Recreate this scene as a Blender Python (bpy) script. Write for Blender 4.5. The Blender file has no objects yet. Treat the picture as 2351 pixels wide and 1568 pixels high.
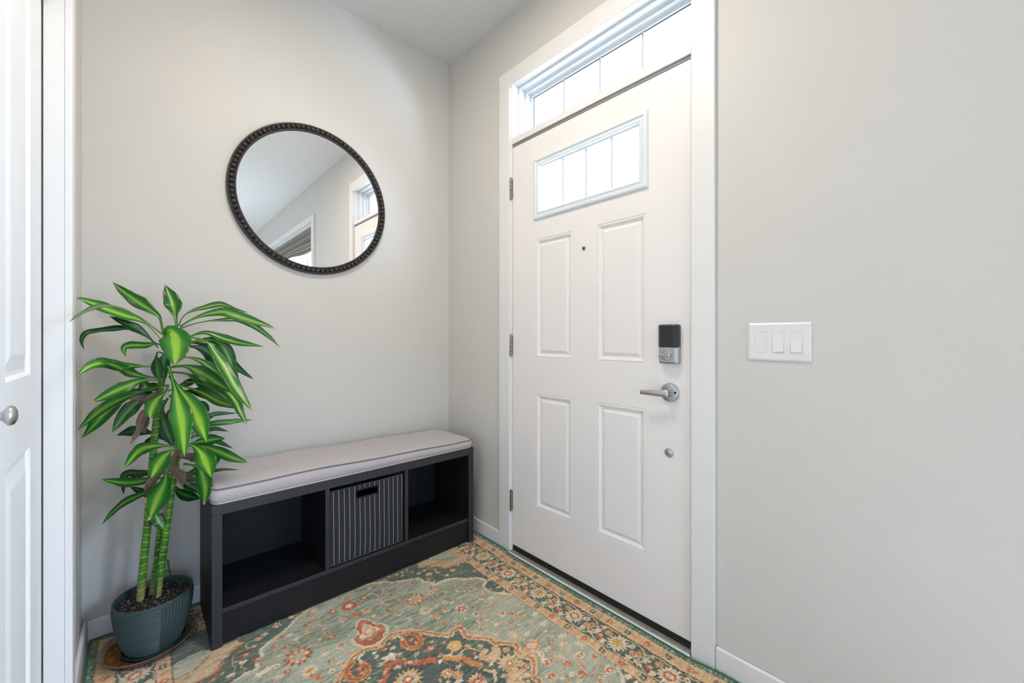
import bpy, math, random
import numpy as np
from mathutils import Vector, Matrix, noise

random.seed(7)
rng = np.random.RandomState(5)
scn = bpy.context.scene
COL = scn.collection
PI = math.pi

# ------------------------------------------------------------------ materials
def lin(c):
    return tuple(((v / 255.) / 12.92 if v / 255. <= .04045 else ((v / 255. + .055) / 1.055) ** 2.4) for v in c)

class NT:
    """tiny wrapper round a node tree"""
    def __init__(s, name):
        s.m = bpy.data.materials.new(name); s.m.use_nodes = True
        s.t = s.m.node_tree; s.b = s.t.nodes['Principled BSDF']; s.out = s.t.nodes['Material Output']
    def n(s, typ, **kw):
        nd = s.t.nodes.new(typ)
        for k, v in kw.items():
            if k.startswith('i_'): nd.inputs[k[2:]].default_value = v
            else: setattr(nd, k, v)
        return nd
    def l(s, a, b): s.t.links.new(a, b)
    def coord(s, kind='Object', scale=(1, 1, 1)):
        tc = s.n('ShaderNodeTexCoord'); mp = s.n('ShaderNodeMapping')
        mp.inputs['Scale'].default_value = scale
        s.l(tc.outputs[kind], mp.inputs['Vector']); return mp.outputs['Vector']
    def noise(s, vec, scale, detail=3., rough=.5):
        nd = s.n('ShaderNodeTexNoise'); nd.inputs['Scale'].default_value = scale
        nd.inputs['Detail'].default_value = detail; nd.inputs['Roughness'].default_value = rough
        s.l(vec, nd.inputs['Vector']); return nd.outputs['Fac']
    def ramp(s, fac, stops):
        nd = s.n('ShaderNodeValToRGB'); e = nd.color_ramp.elements
        e[0].position, e[1].position = stops[0][0], stops[-1][0]
        e[0].color = (*stops[0][1], 1); e[1].color = (*stops[-1][1], 1)
        for p, c in stops[1:-1]:
            q = e.new(p); q.color = (*c, 1)
        s.l(fac, nd.inputs['Fac']); return nd.outputs['Color']
    def math(s, op, a, b=None, c=None):
        nd = s.n('ShaderNodeMath', operation=op)
        for i, v in enumerate((a, b, c)):
            if v is None: continue
            if isinstance(v, (int, float)): nd.inputs[i].default_value = v
            else: s.l(v, nd.inputs[i])
        return nd.outputs[0]
    def smooth(s, v, lo, hi):
        nd = s.n('ShaderNodeMapRange', interpolation_type='SMOOTHSTEP')
        nd.inputs['From Min'].default_value = lo; nd.inputs['From Max'].default_value = hi
        s.l(v, nd.inputs['Value']); return nd.outputs['Result']
    def mix(s, fac, a, b):
        nd = s.n('ShaderNodeMix', data_type='RGBA')
        for i, v in ((0, fac), (6, a), (7, b)):
            if isinstance(v, (int, float)): nd.inputs[i].default_value = v
            elif isinstance(v, tuple): nd.inputs[i].default_value = (*v, 1) if len(v) == 3 else v
            else: s.l(v, nd.inputs[i])
        return nd.outputs[2]
    def bump(s, h, strength=.2, dist=.002):
        nd = s.n('ShaderNodeBump'); nd.inputs['Strength'].default_value = strength
        nd.inputs['Distance'].default_value = dist; s.l(h, nd.inputs['Height'])
        s.l(nd.outputs['Normal'], s.b.inputs['Normal'])
    def base(s, c):
        if isinstance(c, tuple): s.b.inputs['Base Color'].default_value = (*c, 1)
        else: s.l(c, s.b.inputs['Base Color'])
    def set(s, **kw):
        for k, v in kw.items(): s.b.inputs[k.replace('_', ' ')].default_value = v

def plain(name, rgb, rough=.5, metal=0., var=.06, scale=30., bump=0., bscale=200., bdist=.001, spec=.5):
    t = NT(name); c = lin(rgb); v = t.coord()
    f = t.noise(v, scale)
    t.base(t.ramp(f, [(.3, tuple(x * (1 - var) for x in c)), (.7, tuple(min(1, x * (1 + var)) for x in c))]))
    t.set(Roughness=rough, Metallic=metal); t.b.inputs['Specular IOR Level'].default_value = spec
    if bump: t.bump(t.noise(v, bscale, 2), bump, bdist)
    return t.m

M = {}
M['wall'] = plain('wall_paint', (207, 204, 199), .55, var=.012, scale=3, bump=.08, bscale=260, spec=.3)
M['trim'] = plain('white_trim_paint', (226, 225, 223), .38, var=.01, scale=6)
M['door'] = plain('white_door_paint', (232, 228, 226), .42, var=.01, scale=5, bump=.03, bscale=400)
M['closet'] = plain('closet_door_paint', (232, 233, 234), .42, var=.01, scale=5)
M['grille'] = plain('grey_white_grille', (196, 205, 212), .4, var=.01)
M['vinyl'] = plain('white_vinyl', (218, 224, 230), .35, var=.01)
M['plastic'] = plain('white_switch_plastic', (224, 223, 221), .3, var=.008)
M['nickel'] = plain('satin_nickel', (186, 186, 186), .33, 1., var=.05, scale=80)
M['hinge'] = plain('aged_nickel', (150, 144, 134), .38, 1., var=.12, scale=200)
M['blackplastic'] = plain('black_plastic', (30, 31, 34), .28, var=.1)
M['rubber'] = plain('black_rubber', (24, 20, 20), .6, var=.2, scale=60)
M['sill'] = plain('grey_threshold_metal', (150, 146, 135), .5, .3, var=.06, scale=40)
M['gap'] = plain('seal_grey', (120, 118, 116), .7)
M['gasket'] = plain('grey_weatherstrip', (128, 127, 130), .6)
M['grommet'] = plain('black_grommet', (10, 10, 11), .4)
M['potgreen'] = plain('teal_glazed_pot', (54, 74, 73), .42, var=.08, scale=12)
M['traygreen'] = plain('teal_plastic_tray', (52, 70, 66), .4, var=.08, scale=20)
M['stake'] = plain('green_plastic_stake', (24, 96, 50), .45)
M['lampmetal'] = plain('brushed_lamp_metal', (170, 168, 162), .35, 1.)

def ceiling_mat():
    t = NT('stippled_ceiling_paint'); v = t.coord()
    f = t.noise(v, 190, 4, .65)
    t.base(t.ramp(f, [(.3, lin((220, 220, 218))), (.7, lin((242, 242, 240)))]))
    t.set(Roughness=.9); t.bump(f, .9, .006); return t.m
M['ceiling'] = ceiling_mat()

def floor_mat():
    t = NT('wood_laminate_floor'); v = t.coord(scale=(1, 1, 1))
    br = t.n('ShaderNodeTexBrick'); t.l(v, br.inputs['Vector'])
    br.inputs['Scale'].default_value = 1.; br.inputs['Brick Width'].default_value = 1.2; br.inputs['Row Height'].default_value = .13
    br.inputs['Mortar Size'].default_value = .002
    br.inputs['Color1'].default_value = (*lin((206, 188, 164)), 1); br.inputs['Color2'].default_value = (*lin((192, 172, 148)), 1)
    br.inputs['Mortar'].default_value = (*lin((140, 120, 100)), 1)
    g = t.noise(t.coord(scale=(2, 40, 2)), 6, 5)
    t.base(t.mix(t.math('MULTIPLY', g, .4), br.outputs['Color'], lin((168, 146, 120))))
    t.set(Roughness=.4); return t.m
M['floor'] = floor_mat()

def black_wood():
    t = NT('black_brown_woodgrain'); v = t.coord(scale=(3, 60, 60))
    g = t.noise(v, 5, 5, .6)
    t.base(t.ramp(g, [(.3, lin((16, 16, 18))), (.7, lin((27, 27, 30)))]))
    t.set(Roughness=.5); t.b.inputs['Specular IOR Level'].default_value = .35; t.bump(g, .12, .001); return t.m
M['blackwood'] = black_wood()

def front_face():
    t = NT('black_brown_front_face'); g = t.noise(t.coord(scale=(60, 60, 4)), 5, 5, .6)
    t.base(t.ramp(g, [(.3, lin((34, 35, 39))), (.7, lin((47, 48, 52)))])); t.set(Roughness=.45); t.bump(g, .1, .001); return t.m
M['frontface'] = front_face()

def bead_mat():
    t = NT('dark_bronze_bead'); v = t.coord()
    g = t.noise(v, 70, 3)
    t.base(t.ramp(g, [(.35, lin((44, 40, 39))), (.75, lin((84, 72, 66)))]))
    t.set(Roughness=.34, Metallic=.25); return t.m
M['bead'] = bead_mat()
M['frame'] = plain('dark_mirror_frame', (52, 49, 48), .4, .15, var=.15, scale=60)

def mirror_mat():
    t = NT('mirror_silver'); t.base((.93, .94, .94)); t.set(Roughness=0., Metallic=1.); return t.m
M['mirror'] = mirror_mat()

def glass_mat():
    t = NT('window_glass')
    tr = t.n('ShaderNodeBsdfTransparent'); tr.inputs['Color'].default_value = (.97, .985, .98, 1)
    gl = t.n('ShaderNodeBsdfGlossy'); gl.inputs['Roughness'].default_value = .02
    lw = t.n('ShaderNodeLayerWeight'); lw.inputs['Blend'].default_value = .5
    fr = t.math('MULTIPLY_ADD', t.math('POWER', lw.outputs['Facing'], 4.), .35, .03)
    mx = t.n('ShaderNodeMixShader'); t.l(fr, mx.inputs[0]); t.l(tr.outputs[0], mx.inputs[1]); t.l(gl.outputs[0], mx.inputs[2])
    t.l(mx.outputs[0], t.out.inputs['Surface']); return t.m
M['glass'] = glass_mat()

def clear_plastic():
    t = NT('clear_plastic_saucer')
    tr = t.n('ShaderNodeBsdfTransparent'); tr.inputs['Color'].default_value = (.86, .83, .80, 1)
    df = t.n('ShaderNodeBsdfPrincipled'); df.inputs['Base Color'].default_value = (*lin((150, 138, 130)), 1); df.inputs['Roughness'].default_value = .2
    f = t.noise(t.coord(), 25)
    mx = t.n('ShaderNodeMixShader'); t.l(t.math('MULTIPLY_ADD', f, .3, .28), mx.inputs[0]); t.l(tr.outputs[0], mx.inputs[1]); t.l(df.outputs[0], mx.inputs[2])
    t.l(mx.outputs[0], t.out.inputs['Surface']); return t.m
M['clear'] = clear_plastic()

def residue():
    t = NT('brown_water_residue'); f = t.noise(t.coord(), 60, 5, .7)
    t.base(t.ramp(f, [(.3, lin((60, 34, 16))), (.5, lin((138, 82, 28))), (.72, lin((176, 128, 72)))]))
    t.set(Roughness=.25); return t.m
M['residue'] = residue()

def soil():
    t = NT('potting_soil'); v = t.coord()
    vo = t.n('ShaderNodeTexVoronoi'); vo.inputs['Scale'].default_value = 260; t.l(v, vo.inputs['Vector'])
    n = t.noise(v, 60, 5, .7)
    c = t.ramp(n, [(.35, lin((18, 15, 15))), (.62, lin((58, 44, 36))), (.8, lin((112, 84, 64)))])
    wh = t.n('ShaderNodeTexWhiteNoise', noise_dimensions='3D'); t.l(vo.outputs['Position'], wh.inputs['Vector'])
    m = t.smooth(wh.outputs['Value'], .91, .95)
    t.base(t.mix(m, c, lin((196, 180, 166)))); t.set(Roughness=.9); t.bump(t.noise(v, 160, 4), 1., .006); return t.m
M['soil'] = soil()

def stem_mat():
    t = NT('ringed_green_cane'); uv = t.n('ShaderNodeUVMap'); sp = t.n('ShaderNodeSeparateXYZ'); t.l(uv.outputs['UV'], sp.inputs[0])
    v = sp.outputs['Y']; u = sp.outputs['X']
    wob = t.math('MULTIPLY_ADD', t.math('SINE', t.math('MULTIPLY_ADD', u, 6.283, t.math('MULTIPLY', v, 21.))), .0035, v)
    fr = t.math('FRACT', t.math('MULTIPLY', wob, 1 / .027))
    ring = t.math('MULTIPLY', t.smooth(fr, .86, .92), t.math('SUBTRACT', 1., t.smooth(fr, .94, 1.)))
    g = t.noise(t.coord(), 40, 3)
    c = t.ramp(g, [(.3, lin((38, 96, 20))), (.7, lin((98, 158, 40)))])
    low = t.math('SUBTRACT', 1., t.smooth(t.math('ADD', v, t.math('MULTIPLY', g, .05)), .06, .12))
    c = t.mix(low, c, lin((150, 148, 88)))
    dk = t.math('MULTIPLY', t.smooth(fr, .0, .05), t.math('SUBTRACT', 1., t.smooth(fr, .06, .25)))
    c = t.mix(t.math('MULTIPLY', dk, .5), c, lin((28, 66, 16)))
    t.base(t.mix(t.math('MULTIPLY', ring, .85), c, lin((206, 206, 140)))); t.set(Roughness=.4); return t.m
M['stem'] = stem_mat()

def leaf_mat(name, edge, mid, stripe, sw, tip=0., dead=False):
    t = NT(name); uv = t.n('ShaderNodeUVMap'); sp = t.n('ShaderNodeSeparateXYZ'); t.l(uv.outputs['UV'], sp.inputs[0])
    u, v = sp.outputs['X'], sp.outputs['Y']
    mp = t.n('ShaderNodeMapping'); mp.inputs['Scale'].default_value = (2.2, 46, 1); t.l(uv.outputs['UV'], mp.inputs['Vector'])
    oi = t.n('ShaderNodeObjectInfo'); sh = t.n('ShaderNodeVectorMath', operation='ADD'); t.l(mp.outputs[0], sh.inputs[0])
    t.l(oi.outputs['Random'], sh.inputs[1])
    st = t.noise(sh.outputs[0], 1., 3, .6)
    d = t.math('MULTIPLY', t.math('ABSOLUTE', t.math('SUBTRACT', v, .5)), 2.)
    dn = t.math('ADD', d, t.math('MULTIPLY', t.math('SUBTRACT', st, .5), .32))
    c = t.ramp(dn, [(0., lin(stripe)), (sw * .45, lin(stripe)), (sw, lin(mid)), (min(.97, sw + .34), lin(edge)), (1., lin(edge))])
    c = t.mix(t.math('MULTIPLY', t.smooth(st, .5, .75), .35), c, tuple(x * .55 for x in lin(mid)))
    if dead:
        c = t.ramp(st, [(.3, lin((74, 58, 46))), (.55, lin((128, 108, 92))), (.8, lin((160, 118, 92)))])
    big = t.noise(t.coord(), 22, 3)
    if tip:
        uu = t.math('ADD', u, t.math('MULTIPLY', t.math('SUBTRACT', big, .5), .1))
        c = t.mix(t.smooth(uu, tip, tip + .05), c, lin((196, 140, 96)))
        spot = t.math('MULTIPLY', t.smooth(d, .78, .95), t.smooth(big, .58, .68))
        c = t.mix(spot, c, lin((172, 126, 92)))
    t.base(c); t.set(Roughness=.6 if dead else .3)
    t.bump(st, .12, .0012)
    tl = t.n('ShaderNodeBsdfTranslucent'); mx = t.n('ShaderNodeMixShader', i_Fac=.12)
    nd = tl.inputs['Color']; t.l(c, nd)
    t.l(t.b.outputs[0], mx.inputs[1]); t.l(tl.outputs[0], mx.inputs[2]); t.l(mx.outputs[0], t.out.inputs['Surface'])
    return t.m
LEAFM = [
    leaf_mat('leaf_green_striped', (16, 82, 22), (42, 120, 30), (118, 168, 48), .24, .985),
    leaf_mat('leaf_bright_striped', (24, 102, 28), (66, 142, 38), (150, 194, 60), .36, .98),
    leaf_mat('leaf_dark', (12, 60, 18), (22, 86, 26), (62, 126, 40), .2),
    leaf_mat('leaf_browning_tip', (24, 92, 28), (58, 128, 40), (130, 170, 62), .30, .93),
    leaf_mat('leaf_withered', (90, 70, 56), (120, 100, 84), (150, 120, 96), .4, dead=True)]

def fabric(name, rgb, warp=(1, 1, 1), scale=900, amt=.22, rough=.9):
    t = NT(name); v = t.coord(); c = lin(rgb)
    w1 = t.noise(t.coord(scale=(1, 14, 1)), scale / 8, 2); w2 = t.noise(t.coord(scale=(14, 1, 14)), scale / 8, 2)
    f = t.math('MULTIPLY', t.math('ADD', w1, w2), .5)
    t.base(t.ramp(f, [(.36, tuple(x * (1 - amt) for x in c)), (.64, tuple(min(1, x * (1 + amt)) for x in c))]))
    t.set(Roughness=rough); t.b.inputs['Sheen Weight'].default_value = .25; t.bump(f, .25, .0008); return t.m
M['cushion'] = fabric('grey_linen', (180, 172, 172), scale=2600, amt=.16)
M['piping'] = fabric('grey_piping', (112, 108, 110), scale=2600)

def pinstripe():
    t = NT('charcoal_pinstripe_cloth'); uv = t.n('ShaderNodeUVMap'); sp = t.n('ShaderNodeSeparateXYZ'); t.l(uv.outputs['UV'], sp.inputs[0])
    fr = t.math('FRACT', sp.outputs['X'])
    ln = t.math('LESS_THAN', t.math('ABSOLUTE', t.math('SUBTRACT', fr, .5)), .038)
    n = t.noise(t.coord(), 400, 2)
    c = t.ramp(n, [(.3, lin((28, 28, 32))), (.7, lin((42, 42, 46)))])
    t.base(t.mix(ln, c, lin((168, 168, 170)))); t.set(Roughness=.85); t.bump(n, .2, .0008); return t.m
M['pinstripe'] = pinstripe()
M['binfabric'] = fabric('charcoal_cloth', (46, 46, 50))

def bamboo():
    t = NT('woven_bamboo_shade'); uv = t.n('ShaderNodeUVMap'); sp = t.n('ShaderNodeSeparateXYZ'); t.l(uv.outputs['UV'], sp.inputs[0])
    row = t.math('FLOOR', t.math('MULTIPLY', sp.outputs['Y'], 70.))
    wn = t.n('ShaderNodeTexWhiteNoise', noise_dimensions='1D'); t.l(row, wn.inputs['W'])
    c = t.ramp(wn.outputs['Value'], [(.0, lin((92, 84, 74))), (.5, lin((132, 124, 112))), (1., lin((176, 168, 154)))])
    th = t.math('LESS_THAN', t.math('FRACT', t.math('MULTIPLY', sp.outputs['X'], 16.)), .05)
    c = t.mix(t.math('MULTIPLY', th, .6), c, lin((200, 196, 188)))
    t.base(c); t.set(Roughness=.7)
    tl = t.n('ShaderNodeBsdfTranslucent'); t.l(c, tl.inputs['Color']); mx = t.n('ShaderNodeMixShader', i_Fac=.16)
    t.l(t.b.outputs[0], mx.inputs[1]); t.l(tl.outputs[0], mx.inputs[2]); t.l(mx.outputs[0], t.out.inputs['Surface']); return t.m
M['bamboo'] = bamboo()

def rug_mat():
    t = NT('woven_persian_rug'); a = t.n('ShaderNodeAttribute', attribute_name='weave')
    v = t.coord(); f = t.noise(t.coord(scale=(.5, 5, 1)), 160, 3, .6)
    t.base(t.mix(t.math('MULTIPLY', t.smooth(f, .45, .8), .28), a.outputs['Color'], lin((70, 76, 66))))
    t.set(Roughness=.95); t.b.inputs['Specular IOR Level'].default_value = .15
    t.b.inputs['Sheen Weight'].default_value = .15
    t.bump(t.noise(v, 700, 2), .3, .001); return t.m
M['rug'] = rug_mat()
M['binding'] = fabric('green_rug_binding', (30, 92, 66))

def lampglass(col):
    t = NT('lit_lamp_glass'); t.base((.9, .88, .84)); m_ = max(col)
    t.b.inputs['Emission Color'].default_value = (*[c / max(m_, 1e-6) for c in col], 1)
    t.b.inputs['Emission Strength'].default_value = m_; return t.m

# ------------------------------------------------------------------ mesh builder
class MB:
    def __init__(s): s.v = []; s.f = []; s.uv = None
    def add(s, vs, fs):
        b = len(s.v); s.v += [tuple(p) for p in vs]; s.f += [tuple(b + i for i in f) for f in fs]; return s
    def box(s, x0, x1, y0, y1, z0, z1):
        x0, x1 = sorted((x0, x1)); y0, y1 = sorted((y0, y1)); z0, z1 = sorted((z0, z1))
        vs = [(x, y, z) for x in (x0, x1) for y in (y0, y1) for z in (z0, z1)]
        return s.add(vs, [(0, 1, 3, 2), (4, 6, 7, 5), (0, 4, 5, 1), (2, 3, 7, 6), (0, 2, 6, 4), (1, 5, 7, 3)])
    def tube(s, pts, r, n=10, caps=True, closed=False):
        pts = [Vector(p) for p in pts]; m = len(pts)
        rr = r if isinstance(r, (list, tuple)) else [r] * m
        vs = []; fs = []; ref = None
        for i, p in enumerate(pts):
            if closed: d = pts[(i + 1) % m] - pts[i - 1]
            else: d = pts[min(i + 1, m - 1)] - pts[max(i - 1, 0)]
            d.normalize()
            if ref is None: ref = Vector((0, 0, 1)) if abs(d.z) < .9 else Vector((1, 0, 0))
            a = d.cross(ref).normalized(); b = d.cross(a).normalized(); ref = -b if ref.dot(-b) > 0 else b
            a = d.cross(ref).normalized(); b = a.cross(d).normalized()
            for k in range(n):
                t = 2 * PI * k / n; vs.append(p + (a * math.cos(t) + b * math.sin(t)) * rr[i])
        for i in range(m if closed else m - 1):
            j = (i + 1) % m
            for k in range(n):
                q = (k + 1) % n; fs.append((i * n + k, i * n + q, j * n + q, j * n + k))
        if caps and not closed:
            fs.append(tuple(range(n))[::-1]); fs.append(tuple(range((m - 1) * n, m * n)))
        return s.add(vs, fs)
    def lathe(s, prof, origin, axis='Z', n=32, cap0=True, cap1=True):
        """prof: (radius, height) pairs turned round an axis through origin"""
        vs = []; fs = []; ox, oy, oz = origin; m = len(prof)
        for r, h in prof:
            for k in range(n):
                t = 2 * PI * k / n; a, b = r * math.cos(t), r * math.sin(t)
                vs.append({'Z': (ox + a, oy + b, oz + h), 'X': (ox + h, oy + a, oz + b), 'Y': (ox + b, oy + h, oz + a)}[axis])
        for i in range(m - 1):
            for k in range(n):
                q = (k + 1) % n; fs.append((i * n + k, i * n + q, (i + 1) * n + q, (i + 1) * n + k))
        if cap0: fs.append(tuple(range(n))[::-1])
        if cap1: fs.append(tuple(range((m - 1) * n, m * n)))
        return s.add(vs, fs)
    def rings_yz(s, y0, y1, z0, z1, steps, cap=False):
        """nested rectangles in the door wall's plane; steps = (inset, x)"""
        vs = []; fs = []
        for ins, x in steps:
            vs += [(x, y0 + ins, z0 + ins), (x, y1 - ins, z0 + ins), (x, y1 - ins, z1 - ins), (x, y0 + ins, z1 - ins)]
        for i in range(len(steps) - 1):
            for k in range(4):
                q = (k + 1) % 4; fs.append((i * 4 + k, i * 4 + q, i * 4 + 4 + q, i * 4 + 4 + k))
        if cap:
            b = (len(steps) - 1) * 4; fs.append((b, b + 1, b + 2, b + 3))
        return s.add(vs, fs)
    def build(s, name, mat, parent=None, smooth=False, bevel=0., seg=2, recalc=True):
        me = bpy.data.meshes.new(name); me.from_pydata(s.v, [], s.f); me.update()
        if recalc:
            import bmesh
            bm = bmesh.new(); bm.from_mesh(me); bmesh.ops.recalc_face_normals(bm, faces=bm.faces); bm.to_mesh(me); bm.free()
        me.materials.append(mat)
        if smooth: me.polygons.foreach_set('use_smooth', [True] * len(me.polygons))
        o = bpy.data.objects.new(name, me); COL.objects.link(o)
        if parent is not None:
            o.parent = parent; o.matrix_parent_inverse = inv(parent)
        if bevel:
            b = o.modifiers.new('bevel', 'BEVEL'); b.width = bevel; b.segments = seg; b.limit_method = 'ANGLE'
        return o

def inv(parent):
    # every root keeps zero rotation and parts keep zero location
    r = parent
    while r.parent is not None: r = r.parent
    return Matrix.Translation(-Vector(r.location)) if parent.parent is None else Matrix.Identity(4)

def tag(o, label, cat, group=None):
    o['label'] = label; o['category'] = cat
    if group: o['group'] = group
    return o
def thing(name, loc, label, cat, group=None):
    e = bpy.data.objects.new(name, None); e.location = loc; e.empty_display_size = .05; COL.objects.link(e)
    return tag(e, label, cat, group)
def struct(o, label, cat): 
    o['kind'] = 'structure'; o['label'] = label; o['category'] = cat; return o
def sroot(name, loc, label, cat):
    e = bpy.data.objects.new(name, None); e.location = loc; e.empty_display_size = .05; COL.objects.link(e)
    return struct(e, label, cat)

# ================================================================== ROOM SHELL
H = 2.772                        # ceiling height
XR = 0.0                         # inner face of the door wall
XL = -1.562                      # face of the closet wall
DY0, DY1 = -1.514, -0.566        # rough opening of the front door
WY0, WY1 = -4.60, -2.665         # living-room window opening
WZ0, WZ1 = 0.55, 2.355
YB, XW = -7.2, -5.2              # far end and far side of the living room
CY0, CY1 = -1.66, -0.468         # closet opening
CE = -1.86                       # end of the closet wall
T = .16

f = MB().box(XW - T, T, YB - T, T, -.12, 0).build('floor', M['floor']); struct(f, 'wood floor of the entry and living room', 'floor')
c = MB().box(XW - T, T, YB - T, T, H, H + .12).build('ceiling', M['ceiling']); struct(c, 'white stippled ceiling', 'ceiling')
w = MB().box(XL - .7, T, 0, T, 0, H).build('wall_back', M['wall']); struct(w, 'warm grey wall behind the bench', 'wall')
b = MB()
b.box(XR, T, DY1, 0, 0, H).box(XR, T, DY0, DY1, 2.405, H).box(XR, T, WY1, DY0, 0, H)
b.box(XR, T, WY0, WY1, 0, WZ0).box(XR, T, WY0, WY1, WZ1, H).box(XR, T, YB, WY0, 0, H)
w = b.build('wall_right', M['wall']); struct(w, 'warm grey wall with the front door', 'wall')
b = MB()
b.box(XL - .11, XL, CY1, 0, 0, H).box(XL - .11, XL, CY0, CY1, 2.06, H).box(XL - .11, XL, CE, CY0, 0, H)
w = b.build('wall_left', M['wall']); struct(w, 'short grey wall with the closet door', 'wall')
b = MB()
b.box(XW, XL - .11, CE - .0, CE + .11, 0, H)
w = b.build('wall_closet_side', M['wall']); struct(w, 'grey wall beside the closet', 'wall')
w = MB().box(XL - .75, XL - .65, CE + .11, 0, 0, H).build('wall_closet_back', M['wall']); struct(w, 'wall at the back of the closet', 'wall')
w = MB().box(XW - T, XW, YB, CE + .11, 0, H).build('wall_far_left', M['wall']); struct(w, 'far side wall of the living room', 'wall')
BW0, BW1, BZ0, BZ1 = -4.3, -1.0, .25, 2.4  # opening of the added fill window
b = MB(); b.box(XW, BW0, YB - T, YB, 0, H).box(BW1, 0, YB - T, YB, 0, H).box(BW0, BW1, YB - T, YB, 0, BZ0).box(BW0, BW1, YB - T, YB, BZ1, H)
w = b.build('wall_front', M['wall']); struct(w, 'end wall of the living room with an added fill window', 'wall')

# baseboards with a rounded top edge
def baseboard(name, boxes, label):
    b = MB()
    for q in boxes: b.box(*q)
    o = b.build(name, M['trim'], bevel=.006, seg=3); return struct(o, label, 'baseboard')
BH, BT = .078, .013
baseboard('baseboard_back', [(XL + BT, -BT, -BT, 0, 0, BH)], 'white baseboard under the mirror wall')
baseboard('baseboard_right', [(-BT, 0, -.4955, 0, 0, BH)], 'short white baseboard between the bench and the front door casing')
baseboard('baseboard_right', [(-BT, 0, YB, -1.5805, 0, BH)], 'white baseboard running right from the front door casing')
baseboard('baseboard_left', [(XL, XL + BT, -.412, 0, 0, BH)], 'white baseboard beside the closet')

# ------------------------------------------------------------------ front door frame
cas = MB()
cas.box(-.016, 0, -.573, -.495, 0, 2.379).box(-.016, 0, -1.580, -1.502, 0, 2.379).box(-.016, 0, -1.580, -.495, 2.379, 2.462)
o = cas.build('trim_1', M['trim'], bevel=.0022); struct(o, 'flat white casing round the front door and its transom', 'door trim')
j = MB()
j.box(-.004, T, -.581, -.566, 0, 2.405).box(-.004, T, -1.514, -1.4985, 0, 2.405).box(-.004, T, -1.4985, -.581, 2.390, 2.405)
j.box(-.006, .13, -1.4985, -.581, 2.081, 2.111)
j.box(.046, .062, -.594, -.581, 0.03, 2.067).box(.046, .062, -1.4985, -1.4855, .03, 2.067)
o = j.build('trim_2', M['trim'], bevel=.002); struct(o, 'white door jamb with transom bar', 'door trim')
sl = MB().box(-.0185, .15, -1.4985, -.581, 0.0, .0125).build('trim_3', M['sill'], bevel=.003); struct(sl, 'grey metal threshold under the front door', 'threshold')
sl = MB().box(-.031, -.0188, -1.5015, -.5735, 0.0, .0105).build('trim_4', M['trim'], bevel=.003); struct(sl, 'narrow white strip along the threshold', 'threshold')

# ------------------------------------------------------------------ transom window (window_1)
W1 = sroot('window_1', (.08, -1.04, 2.11), 'transom window of four panes above the front door', 'window')
y0, y1, z0, z1 = -1.4985, -.581, 2.111, 2.390
MB().rings_yz(y0, y1, z0, z1, [(0, .040), (.010, .040), (.010, .074), (.013, .078), (.024, .078), (.024, .100), (.027, .104), (.040, .104), (.040, .126), (0, .126)]).build('window_frame', M['vinyl'], W1)
gy0, gy1, gz0, gz1 = y0 + .040, y1 - .040, z0 + .040, z1 - .040
MB().box(.116, .120, gy0, gy1, gz0, gz1).build('glass_pane', M['glass'], W1)
MB().rings_yz(gy0, gy1, gz0, gz1, [(0, .113), (.004, .113), (.004, .1155)]).build('glazing_seal', M['gap'], W1)
for k in (1, 2, 3):
    y = gy0 + (gy1 - gy0) * k / 4
    MB().box(.110, .1155, y - .0045, y + .0045, gz0, gz1).build('muntin', M['grille'], W1)

wsx = MB().box(.0005, .05, -1.4985, -.581, 2.0672, 2.0808).build('trim_8', M['gasket']); struct(wsx, 'grey weatherstrip between the transom bar and the door top', 'door trim')

# ------------------------------------------------------------------ front door (door_1)
D = sroot('door_1', (.02, -1.04, 0), 'white front door with four raised panels and a small window', 'door')
sy0, sy1, sz0, sz1 = -1.495, -.5845, .040, 2.0645
panels = [(-.971, -.749, .997, 1.567), (-1.325, -1.102, 1.000, 1.568), (-.969, -.749, .281, .825), (-1.325, -1.101, .280, .829)]
lite = (-1.336, -.736, 1.660, 1.954)
ys = sorted({sy0, sy1, lite[0], lite[1], -1.325, -1.1015, -.970, -.749}); zs = sorted({sz0, sz1, .2805, .8265, .9985, 1.5675, 1.660, 1.954})
P2 = [(-.970, -.749, .9985, 1.5675), (-1.325, -1.1015, .9985, 1.5675), (-.970, -.749, .2805, .8265), (-1.325, -1.1015, .2805, .8265)]
s = MB()
def inside(y, z, r): return r[0] < y < r[1] and r[2] < z < r[3]
for i in range(len(ys) - 1):
    for k in range(len(zs) - 1):
        yc, zc = (ys[i] + ys[i + 1]) / 2, (zs[k] + zs[k + 1]) / 2
        if any(inside(yc, zc, p) for p in P2) or inside(yc, zc, lite): continue
        for x in (0, .045): s.add([(x, ys[i], zs[k]), (x, ys[i + 1], zs[k]), (x, ys[i + 1], zs[k + 1]), (x, ys[i], zs[k + 1])], [(0, 1, 2, 3)])
s.rings_yz(sy0, sy1, sz0, sz1, [(0, 0), (0, .045)])
for p in P2:
    s.rings_yz(*p, [(0, 0), (.0012, .0022), (.003, .0026), (.006, -.0002), (.010, .0004), (.017, .0075), (.020, .0092), (.024, .0094), (.026, .0078), (.038, .0022), (.040, .0030), (.043, .0026)], cap=True)
    s.rings_yz(*p, [(0, .045), (.02, .038), (.04, .043)], cap=True)
s.rings_yz(*lite, [(.026, 0.), (.026, .045)])
for x in (0., .045): s.rings_yz(*lite, [(0, x), (.027, x)])
s.build('door_slab', M['door'], D, bevel=.0)
lf = MB().rings_yz(*lite, [(0, 0), (.001, -.006), (.006, -.010), (.014, -.011), (.019, -.006), (.024, -.0055), (.030, -.009), (.035, -.007), (.037, .006), (.041, .008), (.041, .019)])
LF = lf.build('lite_frame', M['vinyl'], D)
LF['label'] = 'moulded white frame of the small door window'
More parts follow.
